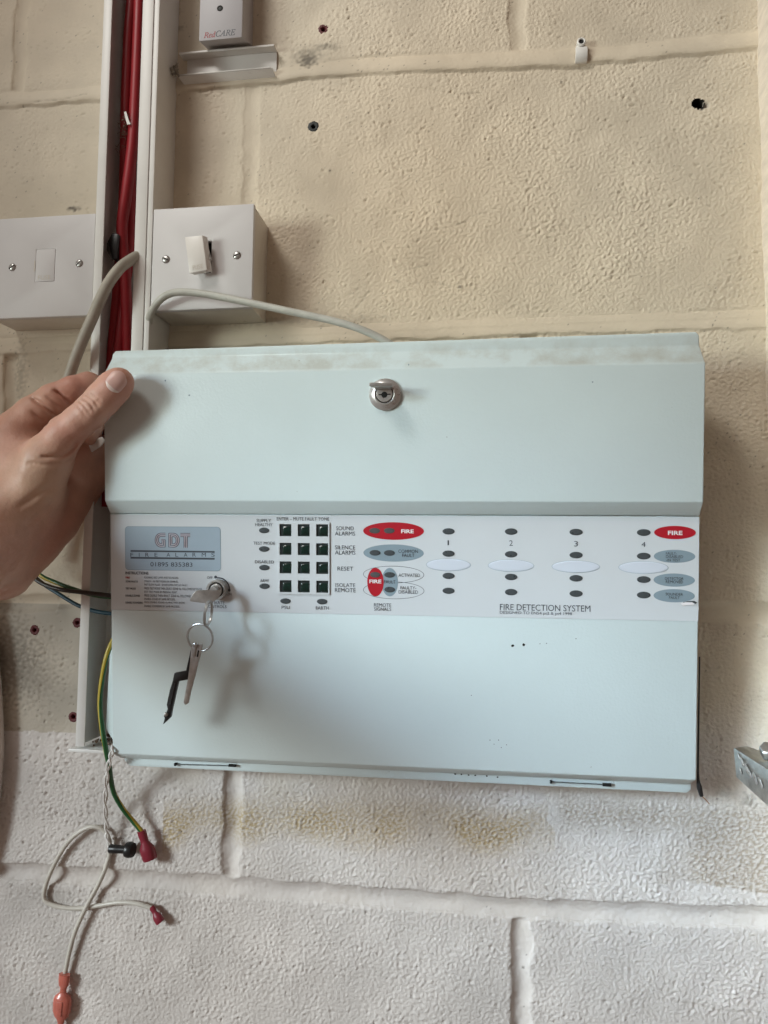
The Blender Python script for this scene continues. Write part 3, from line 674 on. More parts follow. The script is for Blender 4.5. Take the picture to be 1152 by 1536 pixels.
# striped initials: ribbons of three parallel lines
def ribbon(path, t_, w_):
    V, F = [], []
    P_ = [np.array(q) for q in path]
    for i, p_ in enumerate(P_):
        d = P_[min(i + 1, len(P_) - 1)] - P_[max(i - 1, 0)]; d = d / (np.linalg.norm(d) + 1e-9); nrm = np.array([-d[1], d[0]]) * t_ / 2
        V += [L3(*(p_ + nrm), w_), L3(*(p_ - nrm), w_)]
    return V, [(2 * i, 2 * i + 1, 2 * i + 3, 2 * i + 2) for i in range(len(P_) - 1)]
gq = [35.66, -25.53, 63.86, -14.37]
gu, gv_ = (gq[2] - gq[0]) / 53.4, (gq[3] - gq[1]) / 21.6             # mm per drawn unit
def mapl(pts): return [(gq[0] + a * gu, gq[1] + b * gv_) for a, b in pts]
def arc(cx, cy, rx, ry, a0, a1, n=16): return [(cx + rx * math.cos(math.radians(a)), cy + ry * math.sin(math.radians(a))) for a in np.linspace(a0, a1, n)]
inkg, ling = [], []
for k in (0, .5, 1, 1.5, 2):
    s = .5 + k * 2.5; ry = 10.8 - s; rx = 9.2 - s
    G_ = [(16.2, 10.8 + ry), (9.2, 10.8 + ry)] + arc(9.2, 10.8, rx, ry, 90, 270) + [(16.2 - s, 10.8 - ry), (16.2 - s, 12.0 - s * .55)] + ([(9.6, 12.0 - s * .55)] if k < 1.2 else [])
    D_ = [(20.4 + s, 10.8 + ry), (28.3, 10.8 + ry)] + arc(28.3, 10.8, max(rx, .8), ry, 90, -90) + [(20.4 + s, 10.8 - ry), (20.4 + s, 10.8 + ry)]
    T_ = [(38.4, 21.6 - s), (43.6 - 2.2 + s if k < 0 else 53.2, 21.6 - s)]
    T2 = [(43.2 + s, 21.6 - 5.0), (43.2 + s, 0)]
    for path in (G_, D_, T_, T2):
        q = mapl(path)
        if k in (0, 1, 2): inkg.append(ribbon(q, .46, w2))
        else: ling.append(ribbon(q, .42, w2 + .02))
flat('logo', join(*inkg), 'logoink', lab); flat('logo_inline', join(*ling), 'logoline', lab)
def PT(name_m, body, q, bold=.0, w_=None, shear=0):
    flat('lettering', text_geo(body, tuple(q), lambda a, b: L3(a, b, w_ or w2), bold, shear), name_m, lab)
for q in [[16.31, -29.06, 82.7, -27.81], [16.27, -34.31, 82.67, -32.98]]:
    flat('rule', ([L3(q[0], q[1], w2), L3(q[2], q[1], w2), L3(q[2], q[3], w2), L3(q[0], q[3], w2)], [(0, 1, 2, 3)]), 'ink', lab)
for ch, q in zip('FIREALARMS', [[16.17, -32.81, 18.44, -29.88], [22.96, -32.73, 23.47, -29.82], [28.12, -32.67, 30.91, -29.74], [35.43, -32.59, 37.79, -29.67], [44.97, -32.48, 47.84, -29.56], [51.93, -32.4, 54.16, -29.5], [58.54, -32.33, 61.39, -29.42], [65.4, -32.25, 68.14, -29.35], [72.63, -32.17, 75.88, -29.26], [80.05, -32.08, 82.77, -29.19]]):
    PT('ink', ch, q)
for m_, body, q, bd_ in [('ink', '01895 835383', [32.05, -39.98, 65.27, -36.69], 0), ('ink', 'INSTRUCTIONS', [12.04, -46.3, 30.4, -44.16], 0.02), ('redprint', 'FIRE', [12.12, -49.53, 15.44, -48.04], 0.02), ('ink', 'FLASHING RED LAMPS AND SOUNDERS.', [27.18, -49.28, 54.34, -47.7], 0), ('ink', 'ZONE FAULT/S', [12.09, -52.44, 21.82, -51.01], 0.02), ('ink', 'STEADY – IN TEST MODE OR DISABLED.', [27.15, -52.12, 54.16, -50.65], 0), ('ink', 'FAST/SLOW PULSE – SHORT/OPEN CIRCUIT FAULT.', [27.13, -54.66, 61.5, -53.18], 0), ('ink', 'TEST MODE', [12.04, -57.87, 20.28, -56.44], 0.02), ('ink', 'PRESS TEST MODE THEN SELECT ZONE No. FOLLOWED BY ENTER.', [27.11, -57.66, 73, -55.93], 0), ('ink', 'EXIT TEST MODE BY PRESSING RESET.', [27.08, -60.21, 53.31, -58.69], 0), ('ink', 'DISABLE ZONES', [11.99, -63.36, 23.49, -61.83], 0.02), ('ink', 'PRESS DISABLE THEN SELECT ZONE No. FOLLOWED BY ENTER.', [27.06, -63.15, 71.92, -61.32], 0), ('ink', 'ENABLE ZONES BY SAME PROCESS.', [27.04, -65.72, 51.69, -64.09], 0), ('ink', 'DISABLE SOUNDERS', [11.94, -68.66, 25.63, -67.12], 0.02), ('ink', 'PRESS DISABLE, SOUND ALARMS THEN ENTER.', [27.01, -68.3, 59.3, -66.67], 0), ('ink', 'ENABLE SOUNDERS BY SAME PROCESS.', [26.99, -71.09, 54.97, -69.46], 0), ('ink', 'OFF', [76.65, -48.91, 80.97, -46.85], 0), ('ink', 'ON', [91.96, -61.15, 95.59, -59.09], 0), ('ink', 'ACTIVATE', [75.28, -67.95, 90.22, -65.58], 0), ('ink', 'CONTROLS', [75.26, -70.76, 91.65, -68.49], 0), ('ink', 'SUPPLY', [115.14, -5.8881, 126.27, -3.4522], 0), ('ink', 'HEALTHY', [114.21, -8.8711, 127.37, -6.5836], 0), ('ink', 'TEST MODE', [112.66, -22.7, 129.36, -20.41], 0), ('ink', 'DISABLED', [113.88, -36.66, 128.3, -34.31], 0), ('ink', 'ARW', [117.67, -50.63, 124.57, -48.28], 0), ('ink', 'ENTER – MUTE FAULT TONE', [130.64, -4.5326, 170.24, -2.0634], 0), ('ink', 'PSU', [134.09, -70.56, 140.39, -68.06], 0), ('ink', 'EARTH', [160.11, -70.35, 169.85, -67.87], 0), ('ink', 'SOUND', [175.37, -11.48, 188.64, -8.5314], 0), ('ink', 'ALARMS', [174.47, -15.45, 189.63, -12.41], 0), ('ink', 'SILENCE', [174.51, -25.57, 189.63, -22.62], 0), ('ink', 'ALARMS', [174.5, -29.46, 189.73, -26.41], 0), ('ink', 'RESET', [176.39, -41.31, 188.13, -38.26], 0), ('ink', 'ISOLATE', [174.88, -53.38, 189.62, -50.52], 0), ('ink', 'REMOTE', [174.47, -57.18, 189.91, -54.12], 0), ('ink', 'ACTIVATED', [221.65, -45.2, 237.25, -42.72], 0), ('ink', 'FAULTY-', [222.98, -54.34, 234.59, -51.99], 0), ('ink', 'DISABLED', [221.66, -57.46, 235.91, -54.97], 0), ('ink', 'REMOTE', [203.48, -67.45, 216.28, -64.85], 0), ('ink', 'SIGNALS', [203.48, -70.34, 216.28, -67.89], 0), ('ink', '1', [257.2, -21.72, 258.21, -18.19], 0), ('ink', '2', [301.21, -21.77, 303.8, -17.8], 0), ('ink', '3', [346.58, -21.81, 349.26, -18.03], 0), ('ink', '4', [392.7, -21.65, 395.55, -18.14], 0), ('ink', 'FIRE DETECTION SYSTEM', [294.83, -68.09, 358.2, -63.6], 0), ('ink', 'DESIGNED TO EN54 pt2 & pt4 1998', [294.85, -71.38, 345.48, -68.7], 0)]:
    PT(m_, body, q, bd_)
# printed ovals
def oval(name, q, m, w_): return flat(name, ell((q[0] + q[2]) / 2, (q[1] + q[3]) / 2, (q[2] - q[0]) / 2, (q[3] - q[1]) / 2, w_), m, lab)
for q in [[195.52, -49.88, 240.25, -37.32], [195.52, -61.58, 240.42, -48.79]]:
    flat('oval_outline', ring((q[0] + q[2]) / 2, (q[1] + q[3]) / 2, (q[2] - q[0]) / 2, (q[3] - q[1]) / 2, .32, w1), 'ink', lab)
for m_, q in [('greyprint', [209.1, -59.66, 221.25, -38.83]), ('redprint', [198.54, -59.85, 210.71, -38.77]), ('redprint', [195.52, -18.19, 240.13, -5.3524]), ('greyprint', [195.67, -34.16, 240.07, -21.54]), ('redprint', [401.2, -16.06, 429.24, -6.7731]), ('greyprint', [401.19, -32.63, 429.12, -23.49]), ('greyprint', [401.18, -49.31, 429.05, -40.06]), ('greyprint', [401.3, -60.3, 429.09, -51.01])]:
    oval('fire_oval' if m_ == 'redprint' else 'fault_oval', q, m_, w1 + (.05 if m_ == 'redprint' else .02))
for m_, body, q, bd_ in [('whiteprint', 'FIRE', [223.46, -13.34, 232.72, -10.52], 0.03), ('whiteprint', 'FIRE', [200.12, -50.23, 208.99, -47.48], 0.03), ('whiteprint', 'FIRE', [410.5, -13.15, 420.25, -10.17], 0.03), ('ink', 'COMMON', [221.48, -27.73, 235.76, -25.25], 0), ('ink', 'FAULT', [224.27, -30.7, 233.24, -28.17], 0), ('ink', 'FAULT', [210.96, -50.3, 219.4, -47.71], 0), ('ink', 'FAULT-', [409.31, -26.93, 416.66, -25.11], 0), ('ink', 'DISABLED', [409.33, -29.28, 420.89, -27.28], 0), ('ink', '-IN TEST', [409.45, -31.58, 418.95, -29.76], 0), ('ink', 'DETECTOR', [408.78, -44.51, 421.46, -42.64], 0), ('ink', 'REMOVED', [409.44, -46.94, 421.09, -44.88], 0), ('ink', 'SOUNDER', [409.44, -55.5, 421.1, -53.58], 0), ('ink', 'FAULT', [411.71, -57.93, 418.98, -56.06], 0)]:
    PT(m_, body, q, bd_, w3)
# indicator windows
for m_, u, v, ru, rv in [('lens', 120.94, -12, 4, 2.1), ('lens', 120.88, -25.89, 4, 2.1), ('lens', 120.98, -39.75, 4, 2.1), ('lens', 121.08, -53.68, 4, 2.1), ('lens', 137.1, -64.53, 4, 2.1), ('lens', 164.84, -64.41, 4, 2.1), ('lensdim', 204.05, -11.66, 4, 2.1), ('lensdim', 214.76, -11.59, 4, 2.1), ('lens', 204.3, -27.84, 4.1, 2.1), ('lens', 214.92, -27.83, 4.1, 2.1), ('lensdim', 204.46, -43.95, 3.8, 2.1), ('lens', 215.08, -43.85, 4, 2.1), ('lens', 215.19, -54.66, 4, 2.1), ('lens', 257.9, -11.72, 4.4, 2.3), ('lens', 257.95, -27.85, 4.4, 2.3), ('lens', 258, -43.97, 4.4, 2.3), ('lens', 258.03, -54.82, 4.4, 2.3), ('lens', 302.48, -11.59, 4.45, 2.35), ('lens', 302.57, -27.85, 4.45, 2.35), ('lens', 302.66, -44.09, 4.45, 2.35), ('lens', 302.72, -55.03, 4.45, 2.35), ('lens', 347.9, -11.59, 4.6, 2.35), ('lens', 348.03, -27.92, 4.6, 2.35), ('lens', 348.15, -44.38, 4.6, 2.35), ('lens', 348.24, -55.3, 4.6, 2.35), ('lens', 394.2, -11.53, 4.7, 2.4), ('lens', 394.37, -28.11, 4.7, 2.4), ('lens', 394.54, -44.63, 4.7, 2.4), ('lens', 394.65, -55.53, 4.7, 2.4)]:
    build('indicator_window', ell(u, v, ru, rv, w2, 28, .28), m_, lab)
# raised zone pads
for q in [[241.9, -40.41, 273.78, -31.63], [286.35, -40.29, 318.71, -31.78], [331.33, -40.39, 364.44, -31.94], [377.41, -40.46, 411.03, -31.9]]:
    cu, cv, ru, rv = (q[0] + q[2]) / 2, (q[1] + q[3]) / 2, (q[2] - q[0]) / 2, (q[3] - q[1]) / 2
    zp = build('zone_pad', ell(cu, cv, ru, rv, w1, 48, .22), 'zone', lab)
    flat('oval_outline', ring(cu, cv, ru + .15, rv + .15, .22, w1 + .03, th=.3), 'greyprint', lab)  # outline drawn thicker at lower right: painted shade for the raised pad
# keypad: a raised lattice over dark wells, a clear green button in each
kq = [131.93, -59.24, 170.54, -5.9974]
ku = [137.41, 151.22, 165.09]; kv = [-11.69, -25.59, -39.36, -53.34]
kp = build('keypad_bezel', join(*[hexa([L3(a, kq[1], FW + .95), L3(b, kq[1], FW + .95), L3(b, kq[3], FW + .95), L3(a, kq[3], FW + .95)], [L3(a, kq[1], FW), L3(b, kq[1], FW), L3(b, kq[3], FW), L3(a, kq[3], FW)]) for a, b in ((kq[0], ku[0] - 4.5), (ku[0] + 4.5, ku[1] - 4.5), (ku[1] + 4.5, ku[2] - 4.5), (ku[2] + 4.5, kq[2]))],
    *[hexa([L3(ku[i] - 4.5, a, FW + .95), L3(ku[i] + 4.5, a, FW + .95), L3(ku[i] + 4.5, b, FW + .95), L3(ku[i] - 4.5, b, FW + .95)], [L3(ku[i] - 4.5, a, FW), L3(ku[i] + 4.5, a, FW), L3(ku[i] + 4.5, b, FW), L3(ku[i] - 4.5, b, FW)]) for i in range(3) for a, b in ((kv[0] + 4.5, kq[3]), (kv[1] + 4.5, kv[0] - 4.5), (kv[2] + 4.5, kv[1] - 4.5), (kv[3] + 4.5, kv[2] - 4.5), (kq[1], kv[3] - 4.5))]), 'label', panel)
flat('keypad_well', ([L3(kq[0] + .3, kq[1] + .3, FW + .12), L3(kq[2] - .3, kq[1] + .3, FW + .12), L3(kq[2] - .3, kq[3] - .3, FW + .12), L3(kq[0] + .3, kq[3] - .3, FW + .12)], [(0, 1, 2, 3)]), 'well', panel)
base_btn = None
for a in ku:
    for b in kv:
        if base_btn is None:
            V = [L3(x, y, FW + .2) for x, y in ((-2.2, -3.9), (4.0, -3.9), (4.0, 2.6), (-2.2, 2.6))] + [L3(x, y, FW + .75) for x, y in ((-1.4, -3.0), (3.6, -3.0), (3.6, 1.8), (-1.4, 1.8))]
            base_btn = build('keypad_button', (V, [(0, 1, 5, 4), (1, 2, 6, 5), (2, 3, 7, 6), (3, 0, 4, 7), (4, 5, 6, 7)]), 'button', panel, .3)
            o = base_btn
        else:
            o = base_btn.copy(); COL.objects.link(o); o.parent = panel
        o.location = (a / 1000, 0, b / 1000)
# torn film at the lower right corner
tf = [(421.07, -60.02), (424.19, -59.26), (428.65, -58.95), (430.45, -60.08), (429.57, -61.03), (425.56, -61.34), (422.88, -61.62)]
flat('film_tear', ([L3(a, b, w3 + .25) for a, b in tf], [tuple(range(7))]), 'lens', lab)
flat('film_tear', ([L3(a - 1.6, b - 1.0 + .3 * (i % 2), w3 + .35) for i, (a, b) in enumerate(tf)], [tuple(range(7))]), 'whiteprint', lab)

# cam lock on the upper cover
lc = (212.57, 86.3)
lk = build('cam_lock', lathe([(11.5, 8.0), (11.5, 9.6), (10.6, 10.6), (7.9, 12.4), (7.3, 12.6), (6.5, 12.4), (6.3, 9.0)], L3(*lc, 0), (0, -1, 0), 40), 'chrome', panel, angle=28)
build('lock_gap', lathe([(6.5, 10.4), (.01, 10.5)], L3(*lc, 0), (0, -1, 0), 30), 'dark', lk)
build('lock_barrel', lathe([(5.75, 10.0), (5.75, 12.3), (5.4, 12.6), (.01, 12.6)], L3(lc[0], lc[1], 0), (0, -1, 0), 32), 'chrome', lk, angle=28)
build('key_slot', join(lathe([(2.2, 12.7), (.01, 12.75)], L3(lc[0], lc[1] - .6, 0), (0, -1, 0), 18), hexa([L3(lc[0] - 4.2, lc[1] - .95, 12.72), L3(lc[0] + 4.4, lc[1] - .65, 12.72), L3(lc[0] + 4.4, lc[1] + .15, 12.72), L3(lc[0] - 4.2, lc[1] - .15, 12.72)], [L3(lc[0] - 4.2, lc[1] - .95, 12.4), L3(lc[0] + 4.4, lc[1] - .65, 12.4), L3(lc[0] + 4.4, lc[1] + .15, 12.4), L3(lc[0] - 4.2, lc[1] - .15, 12.4)])), 'dark', lk)
tv = lc[1] + 3.4
build('lock_tab', hexa([L3(lc[0] - 8.6, tv - .4, 30), L3(lc[0] + 7.4, tv + .2, 26), L3(lc[0] + 7.4, tv + 2.4, 26), L3(lc[0] - 8.6, tv + 2.4, 30)], [L3(lc[0] - 5.4, tv - .6, 12), L3(lc[0] + 5.4, tv - .2, 12), L3(lc[0] + 5.4, tv + 2.2, 12), L3(lc[0] - 5.4, tv + 2.2, 12)]), 'nickel', lk, .6)
# key switch on the facia
kc2 = (85.5, -56.46)
ks = build('key_switch', lathe([(7.6, FW), (7.6, FW + 5.5), (7.0, FW + 6.2), (6.2, FW + 6.2), (5.6, FW + 5.4), (5.5, FW + 3.0)], L3(*kc2, 0), (0, -1, 0), 36), 'nickel', panel, angle=28)
build('switch_gap', lathe([(5.7, FW + 3.2), (.01, FW + 3.2)], L3(*kc2, 0), (0, -1, 0), 24), 'dark', ks)
build('switch_barrel', lathe([(4.6, FW + 3), (4.6, FW + 5.6), (4.2, FW + 5.9), (.01, FW + 5.9)], L3(kc2[0], kc2[1], 0), (0, -1, 0), 24), 'nickel', ks)
V, F = [], []
aa = np.radians(np.linspace(98, -12, 24))
V = [L3(kc2[0] + r * math.cos(a), kc2[1] + r * math.sin(a), w2) for a in aa for r in (8.0, 9.0)]
F = [(2 * i, 2 * i + 1, 2 * i + 3, 2 * i + 2) for i in range(23)]
flat('turn_arc', (V, F), 'ink', lab)
for u, v in [(83.37, -47.44), (93.79, -57.08)]:
    flat('turn_dot', ell(u, v, 1.15, 1.15, w2 + .05, 14), 'ink', lab)

# ------------------------------------------------------------------ key, rings, spare keys
def PK(L): return [PW(u, v, w_) for u, v, w_ in L]
key = thing('switch_key', 'small nickel key turned in the key switch under the phone number', 'key', PW(*kc2, 7))
bow = PK([(73.02, -61.46, 26), (74.04, -59.27, 26), (76.78, -56.12, 24), (83.43, -56.07, 20), (88.48, -56.39, 17), (92.05, -56.59, 15), (92.55, -58.54, 15), (91.22, -61.22, 17), (88.51, -63.51, 20), (86.53, -64.26, 22), (79.98, -63.55, 24), (73.51, -62.46, 26)])
build('bow', prism(bow, PR @ np.array([.25, .9, 1.7])), 'nickel', key, .4)
build('shank', tube([PW(kc2[0] - .5, kc2[1], 5), PW(*(86.86, -55.33), 16)], [3.1, 2.8, 2.6], 14, 2), 'nickel', key)
build('blade', tube([PW(kc2[0] - .5, kc2[1], 1), PW(kc2[0] - .4, kc2[1], 8)], 2.0, 8, 2), 'nickel', key)
up_ = PR @ np.array([0, 0, 1.0]); ou_ = PR @ np.array([0, -1.0, 0]); ri_ = PR @ np.array([1.0, 0, 0])
r1 = PW(*(86.04, -70.76), 25)
lnk = thing('link_ring', 'narrow wire ring hanging edge on from the key in the switch', 'key ring', r1)
build('wire', join(loop_tube(r1, up_ * 9.0 + ri_ * .9, ou_ * 8 + ri_ * .3, .62, 8, 44), loop_tube(r1 + ri_ * .9, up_ * 8.9 + ri_ * .9, ou_ * 8 + ri_ * .3, .62, 8, 44)), 'steel', lnk)
r2 = PW(*(80.6, -88.16), 25)
rg = thing('split_ring', 'round split ring holding two spare keys, hanging below the key switch', 'key ring', r2)
build('wire', loop_tube(r2, ri_ * 9.9 + ou_ * 1.5, up_ * 9.9 + ou_ * .8, .72, 8, 90, -.2, 12.0, rise=ou_ * 1.5), 'steel', rg)
sk = thing('silver_key', 'narrow silver key hanging from the split ring beside the black tool', 'key', r2 - up_ * 10)
kpts = [(76.06, -92.75, 27), (82.39, -92.75, 27), (82.54, -94.39, 27), (81.37, -99.52, 27), (77.13, -115.36, 27), (73.8, -127.29, 27), (71.87, -135.87, 27), (70.55, -137.02, 27), (69.08, -137, 27), (68.2, -135.37, 27), (69.3, -129.8, 27), (71.66, -118.29, 27), (73.12, -107.61, 27), (74.17, -96.57, 27)]
build('key_blade', prism(PK(kpts), -ou_ * 1.8), 'nickel', sk, .3)
kb2 = [(76.45, -94.43, 27.6), (78.31, -95.16, 27.6), (77.45, -101.85, 27.6), (75.59, -102.06, 27.6)]
build('key_collar', prism(PK(kb2), -ou_ * 1.0), 'steel', sk, .25)
build('key_hole', prism(PK([(79.38, -97.17, 27.25), (80.35, -97.3, 27.25), (79.51, -102.03, 27.25), (78.37, -101.91, 27.25)]), -ou_ * .5), 'dark', sk)
build('rivet', lathe([(1.9, 0), (1.7, 1.0), (.9, 1.4)], PW(*(77.74, -93.39), 27.4), ou_, 14), 'steel', sk)
tk = thing('black_tool', 'cranked black plastic opening tool hanging from the split ring', 'tool', r2 - up_ * 10 - ou_ * 3)
tp = [(73.71, -94.32, 23.5), (75.51, -94.91, 23.5), (74.47, -102.85, 23.5), (72.79, -110.02, 23.5), (70.43, -119.61, 23.5), (62.86, -121.28, 23.5), (60.48, -131.06, 23.5), (57.49, -143.92, 23.5), (56.72, -148.09, 23.5), (51.05, -153.42, 23.5), (52.41, -148.58, 23.5), (51.6, -147.01, 23.5), (53.6, -144.54, 23.5), (54.7, -141.78, 23.5), (53.98, -138.62, 23.5), (56.38, -128.01, 23.5), (58.74, -120.77, 23.5), (59.94, -115.32, 23.5), (68.83, -113.47, 23.5), (70.69, -105.33, 23.5), (72.37, -98.55, 23.5)]
build('stem', prism(PK(tp), -ou_ * 3.4), 'black', tk, .35)
gr = [(60.05, -122.61, 23.9), (60.71, -122.75, 23.9), (56.96, -138.24, 23.9), (56.22, -138.1, 23.9)]
build('groove', prism(PK(gr), -ou_ * .5), 'lens', tk)
build('tip_metal', lathe([(1.6, 0), (1.3, .9), (.5, 1.2)], PW(*(53.72, -145.56), 23.8), ou_, 10), 'steel', tk)

# ------------------------------------------------------------------ loose wires on the left
def two_tone(name, label, pts, r, group=None, tw=2.0, split=.5, per=8):
    t = thing(name, label, 'wire', pts[0], group)
    n = 16; V, F = tube(pts, r, n, per, twist=tw)
    mi = [1 if (f[0] % n) < n * split else 0 for f in F]
    build('insulation', (V, F), ['green', 'yellow'], t, midx=mi)
    return t
cable('brown_wire', 'dark brown wire crossing from behind the hand to the panel edge', 'wire', [(51.96, -29, -417.17), (53.62, -30, -425.87), (60.46, -31, -432.29), (71.9, -33, -436.94), (87.2, -36, -439.85), (104.49, -41, -441.01), (120.87, -45, -442.18), (134.78, -47, -443.18), (151.44, -45, -444.29)], 1.75, 'brown')
two_tone('striped_wire', 'green and yellow wire lying along the brown wire behind the hand', [(51.56, -26, -412.77), (55.73, -28, -423.14), (64.98, -30, -429.54), (76.33, -31, -433.7), (88.76, -34, -437.22), (100.99, -37, -440.14), (115.88, -41, -443.19), (132.71, -43, -444.67), (149, -40, -446.1)], 1.7, tw=5)
cable('blue_wire', 'blue wire sagging below the brown wire into the panel', 'wire', [(47.4, -23, -417.18), (52.76, -24, -428.13), (65.11, -26, -436.69), (80.21, -29, -443.95), (97.99, -34, -451.47), (114.69, -38, -455.7), (131.6, -40, -457.61), (148.44, -38, -458.2)], 1.6, 'blue')
ew = two_tone('earth_wire', 'green and yellow earth wire curving out of the panel to a red crimp', [(138.38, -34, -468.11), (133.5, -40, -478.12), (129.49, -42, -490.93), (126.31, -42, -509.05), (125.34, -42, -527.03), (128.24, -43, -544.58), (131.58, -43, -559.66), (130.2, -33, -577.51), (127.61, -24, -591.43), (127.72, -18, -603.59), (133.02, -13, -616.38), (139.85, -10, -625.92), (148.26, -9, -635.23)], 1.95, tw=4.5, split=.5)
def crimp(name, par, a, b, ra, rb, m, open_end=False):
    a, b = np.array(a), np.array(b); L_ = np.linalg.norm(b - a); ax = (b - a) / L_
    prof = [(ra * .75, 0), (ra, 0), (ra * 1.03, L_ * .16), (ra * .9, L_ * .30), (ra * .92, L_ * .40), (rb * .95, L_ * .58), (rb, L_ * .72), (rb, L_ * .93)]
    prof += [(rb * .93, L_), (rb * .72, L_), (rb * .62, L_ * .8), (.01, L_ * .78)] if open_end else [(rb * .9, L_), (.01, L_)]
    V, F = lathe(prof, a, ax, 22)
    yd = np.array([0, 1.0, 0]) - ax * ax[1]; yd /= np.linalg.norm(yd)
    V = [q - yd * ((q - a) @ yd) * .25 for q in np.array(V)]
    build(name, (V, F), m, par, angle=40)
crimp('crimp_sleeve', ew, (147.07, -9, -633.72), (155.06, -8, -656.38), 3.6, 6.2, 'crimp')
# twisted white pair and the black holder
tp0 = [np.array(q) for q in spline([(139.19, -44, -558.09), (137.8, -45, -564.96), (131.76, -38, -577.14), (123.24, -24, -595.81), (117.99, -14, -614.78), (117.07, -9, -631.24), (117.47, -8, -640.55), (120.08, -8, -648.32)], 14)]
for s, lb in ((0, 'thin white wire of the twisted pair, starting uppermost at the panel corner'), (1, 'thin white wire of the twisted pair, starting lower at the panel corner')):
    pts = []
    for i, q in enumerate(tp0):
        a = i * .27 + s * math.pi; rr = 1.25
        pts.append(q + np.array([math.cos(a) * rr, math.sin(a) * rr, (2.2 if s == 0 and i < 6 else 0)]))
    cable('white_wire', lb, 'wire', pts, .85, 'white_wire', 'twisted pair of white wires', n=8, per=2)
hd = thing('black_holder', 'small black bulb holder with a round flange hanging on thin wires', 'bulb holder', (124.87, -16, -646.68))
ha, hb_ = np.array((120.14, -8, -649.9)), np.array((140.76, -9, -649.32)); hL = np.linalg.norm(hb_ - ha)
build('body', lathe([(3.4, 0), (3.6, .4), (3.3, hL * .3), (3.1, hL * .6), (3.1, hL * .68), (5.4, hL * .70), (6.1, hL * .76), (6.2, hL * .9), (5.4, hL), (.01, hL)], ha, hb_ - ha, 24), 'black', hd, angle=30)
sw = thing('clear_wire', 'looping clear grey wire that ends in a small red crimp', 'wire', (123.07, -16, -644.19))
build('insulation', tube([(118.23, -3, -654.51), (117.71, -3.6, -647.94), (115.42, -4.2, -640.41), (110.25, -4.7, -635.74), (104.09, -5.3, -634.29), (96.55, -5.3, -636.33), (86.24, -5.3, -643.35), (77.46, -4.7, -653.73), (68.92, -4.2, -668.9), (63.2, -3.6, -682.35), (60.9, -3, -692.38), (62.92, -3, -697.57), (69.57, -3, -700.29), (81.45, -3, -701.57), (96.1, -3, -700.52), (110.57, -3, -697.37), (125.26, -3.6, -693.96), (137.05, -4.2, -692.87), (147.06, -4.7, -693.51), (157.39, -4.7, -695.89)], 1.75, 12, 7), 'silicone', sw)
crimp('crimp_sleeve', sw, (155.64, -4.7, -694.46), (164.73, -6.4, -705.48), 2.4, 3.9, 'crimp', True)
build('crimp_mouth', lathe([(2.9, -.4), (.01, -.3)], (164.46, -6.6, -704.68), np.array((164.73, -6.4, -705.48)) - np.array((155.64, -4.7, -694.46)), 16), 'dark', sw)
pw_ = thing('clear_wire', 'clear grey wire running down from the black holder to a pink crimp', 'wire', (117.35, -2.5, -653.68))
build('insulation', tube([(117.89, -2.5, -652.58), (116.42, -2.5, -660.12), (113.88, -3.6, -669.41), (108.57, -4.7, -682.01), (102.5, -5.5, -693.7), (96.21, -5.8, -706.64), (90.64, -5.3, -719.89), (86.77, -4.7, -733.6), (84.09, -4.2, -746.12), (81.9, -3.6, -758.13)], 1.8, 12, 7), 'silicone', pw_)
pa, pb = np.array((83.56, -5.8, -752.13)), np.array((80.86, -4.9, -796.51)); pL = np.linalg.norm(pb - pa); pax = (pb - pa) / pL
V, F = lathe([(3.6, 0), (4.8, 0), (4.9, pL * .10), (4.4, pL * .19), (2.7, pL * .25), (2.8, pL * .33), (6.6, pL * .40), (7.6, pL * .45), (7.7, pL * .55), (7.5, pL * .66), (6.0, pL * .75), (3.4, pL * .82), (2.4, pL * .9), (2.6, pL)], pa, pax, 24)
fv = np.array([0, 1.0, 0]) - pax * pax[1]; fv /= np.linalg.norm(fv); fu = np.cross(pax, fv); V = [q - fv * ((q - pa) @ fv) * .45 for q in np.array(V)]
build('crimp_sleeve', (V, F), 'pinkcrimp', pw_, angle=30)
build('sleeve_tag', hexa([pa + pax * pL * .45 + fu * 2.4 - np.array([0, 4.6, 0]), pa + pax * pL * .45 - fu * 2.4 - np.array([0, 4.6, 0]), pa + pax * pL * .70 - fu * 2.2 - np.array([0, 4.6, 0]), pa + pax * pL * .70 + fu * 2.2 - np.array([0, 4.6, 0])],
      [pa + pax * pL * .43 + fu * 3.0 - np.array([0, 2.5, 0]), pa + pax * pL * .43 - fu * 3.0 - np.array([0, 2.5, 0]), pa + pax * pL * .72 - fu * 2.8 - np.array([0, 2.5, 0]), pa + pax * pL * .72 + fu * 2.8 - np.array([0, 2.5, 0])]), 'pinkcrimp', pw_, .4)
cable('pale_cable', 'pale thick cable bulging in at the left edge low down', 'cable', [(-14.58, -7, -422.27), (-0.1932, -8, -467.55), (8.9229, -8, -512.25), (14.25, -8, -556.48), (15.31, -8, -589.44), (12.4, -8, -627.79), (2.7021, -7, -677.49)], 6.0, 'hose', n=18)
tgp = [(120.3, -64, -327.55), (123.98, -64, -323.45), (130.45, -64, -320.95), (133.83, -64, -323.58), (129.66, -64, -328.7), (122.71, -64, -332.75)]
wt = thing('white_tag', 'scrap of white plastic showing between the fingertips and panel edge', 'tag', tgp[0])
build('sheet', prism(tgp, (0, 1.2, 0)), 'white_wire', wt, .2)

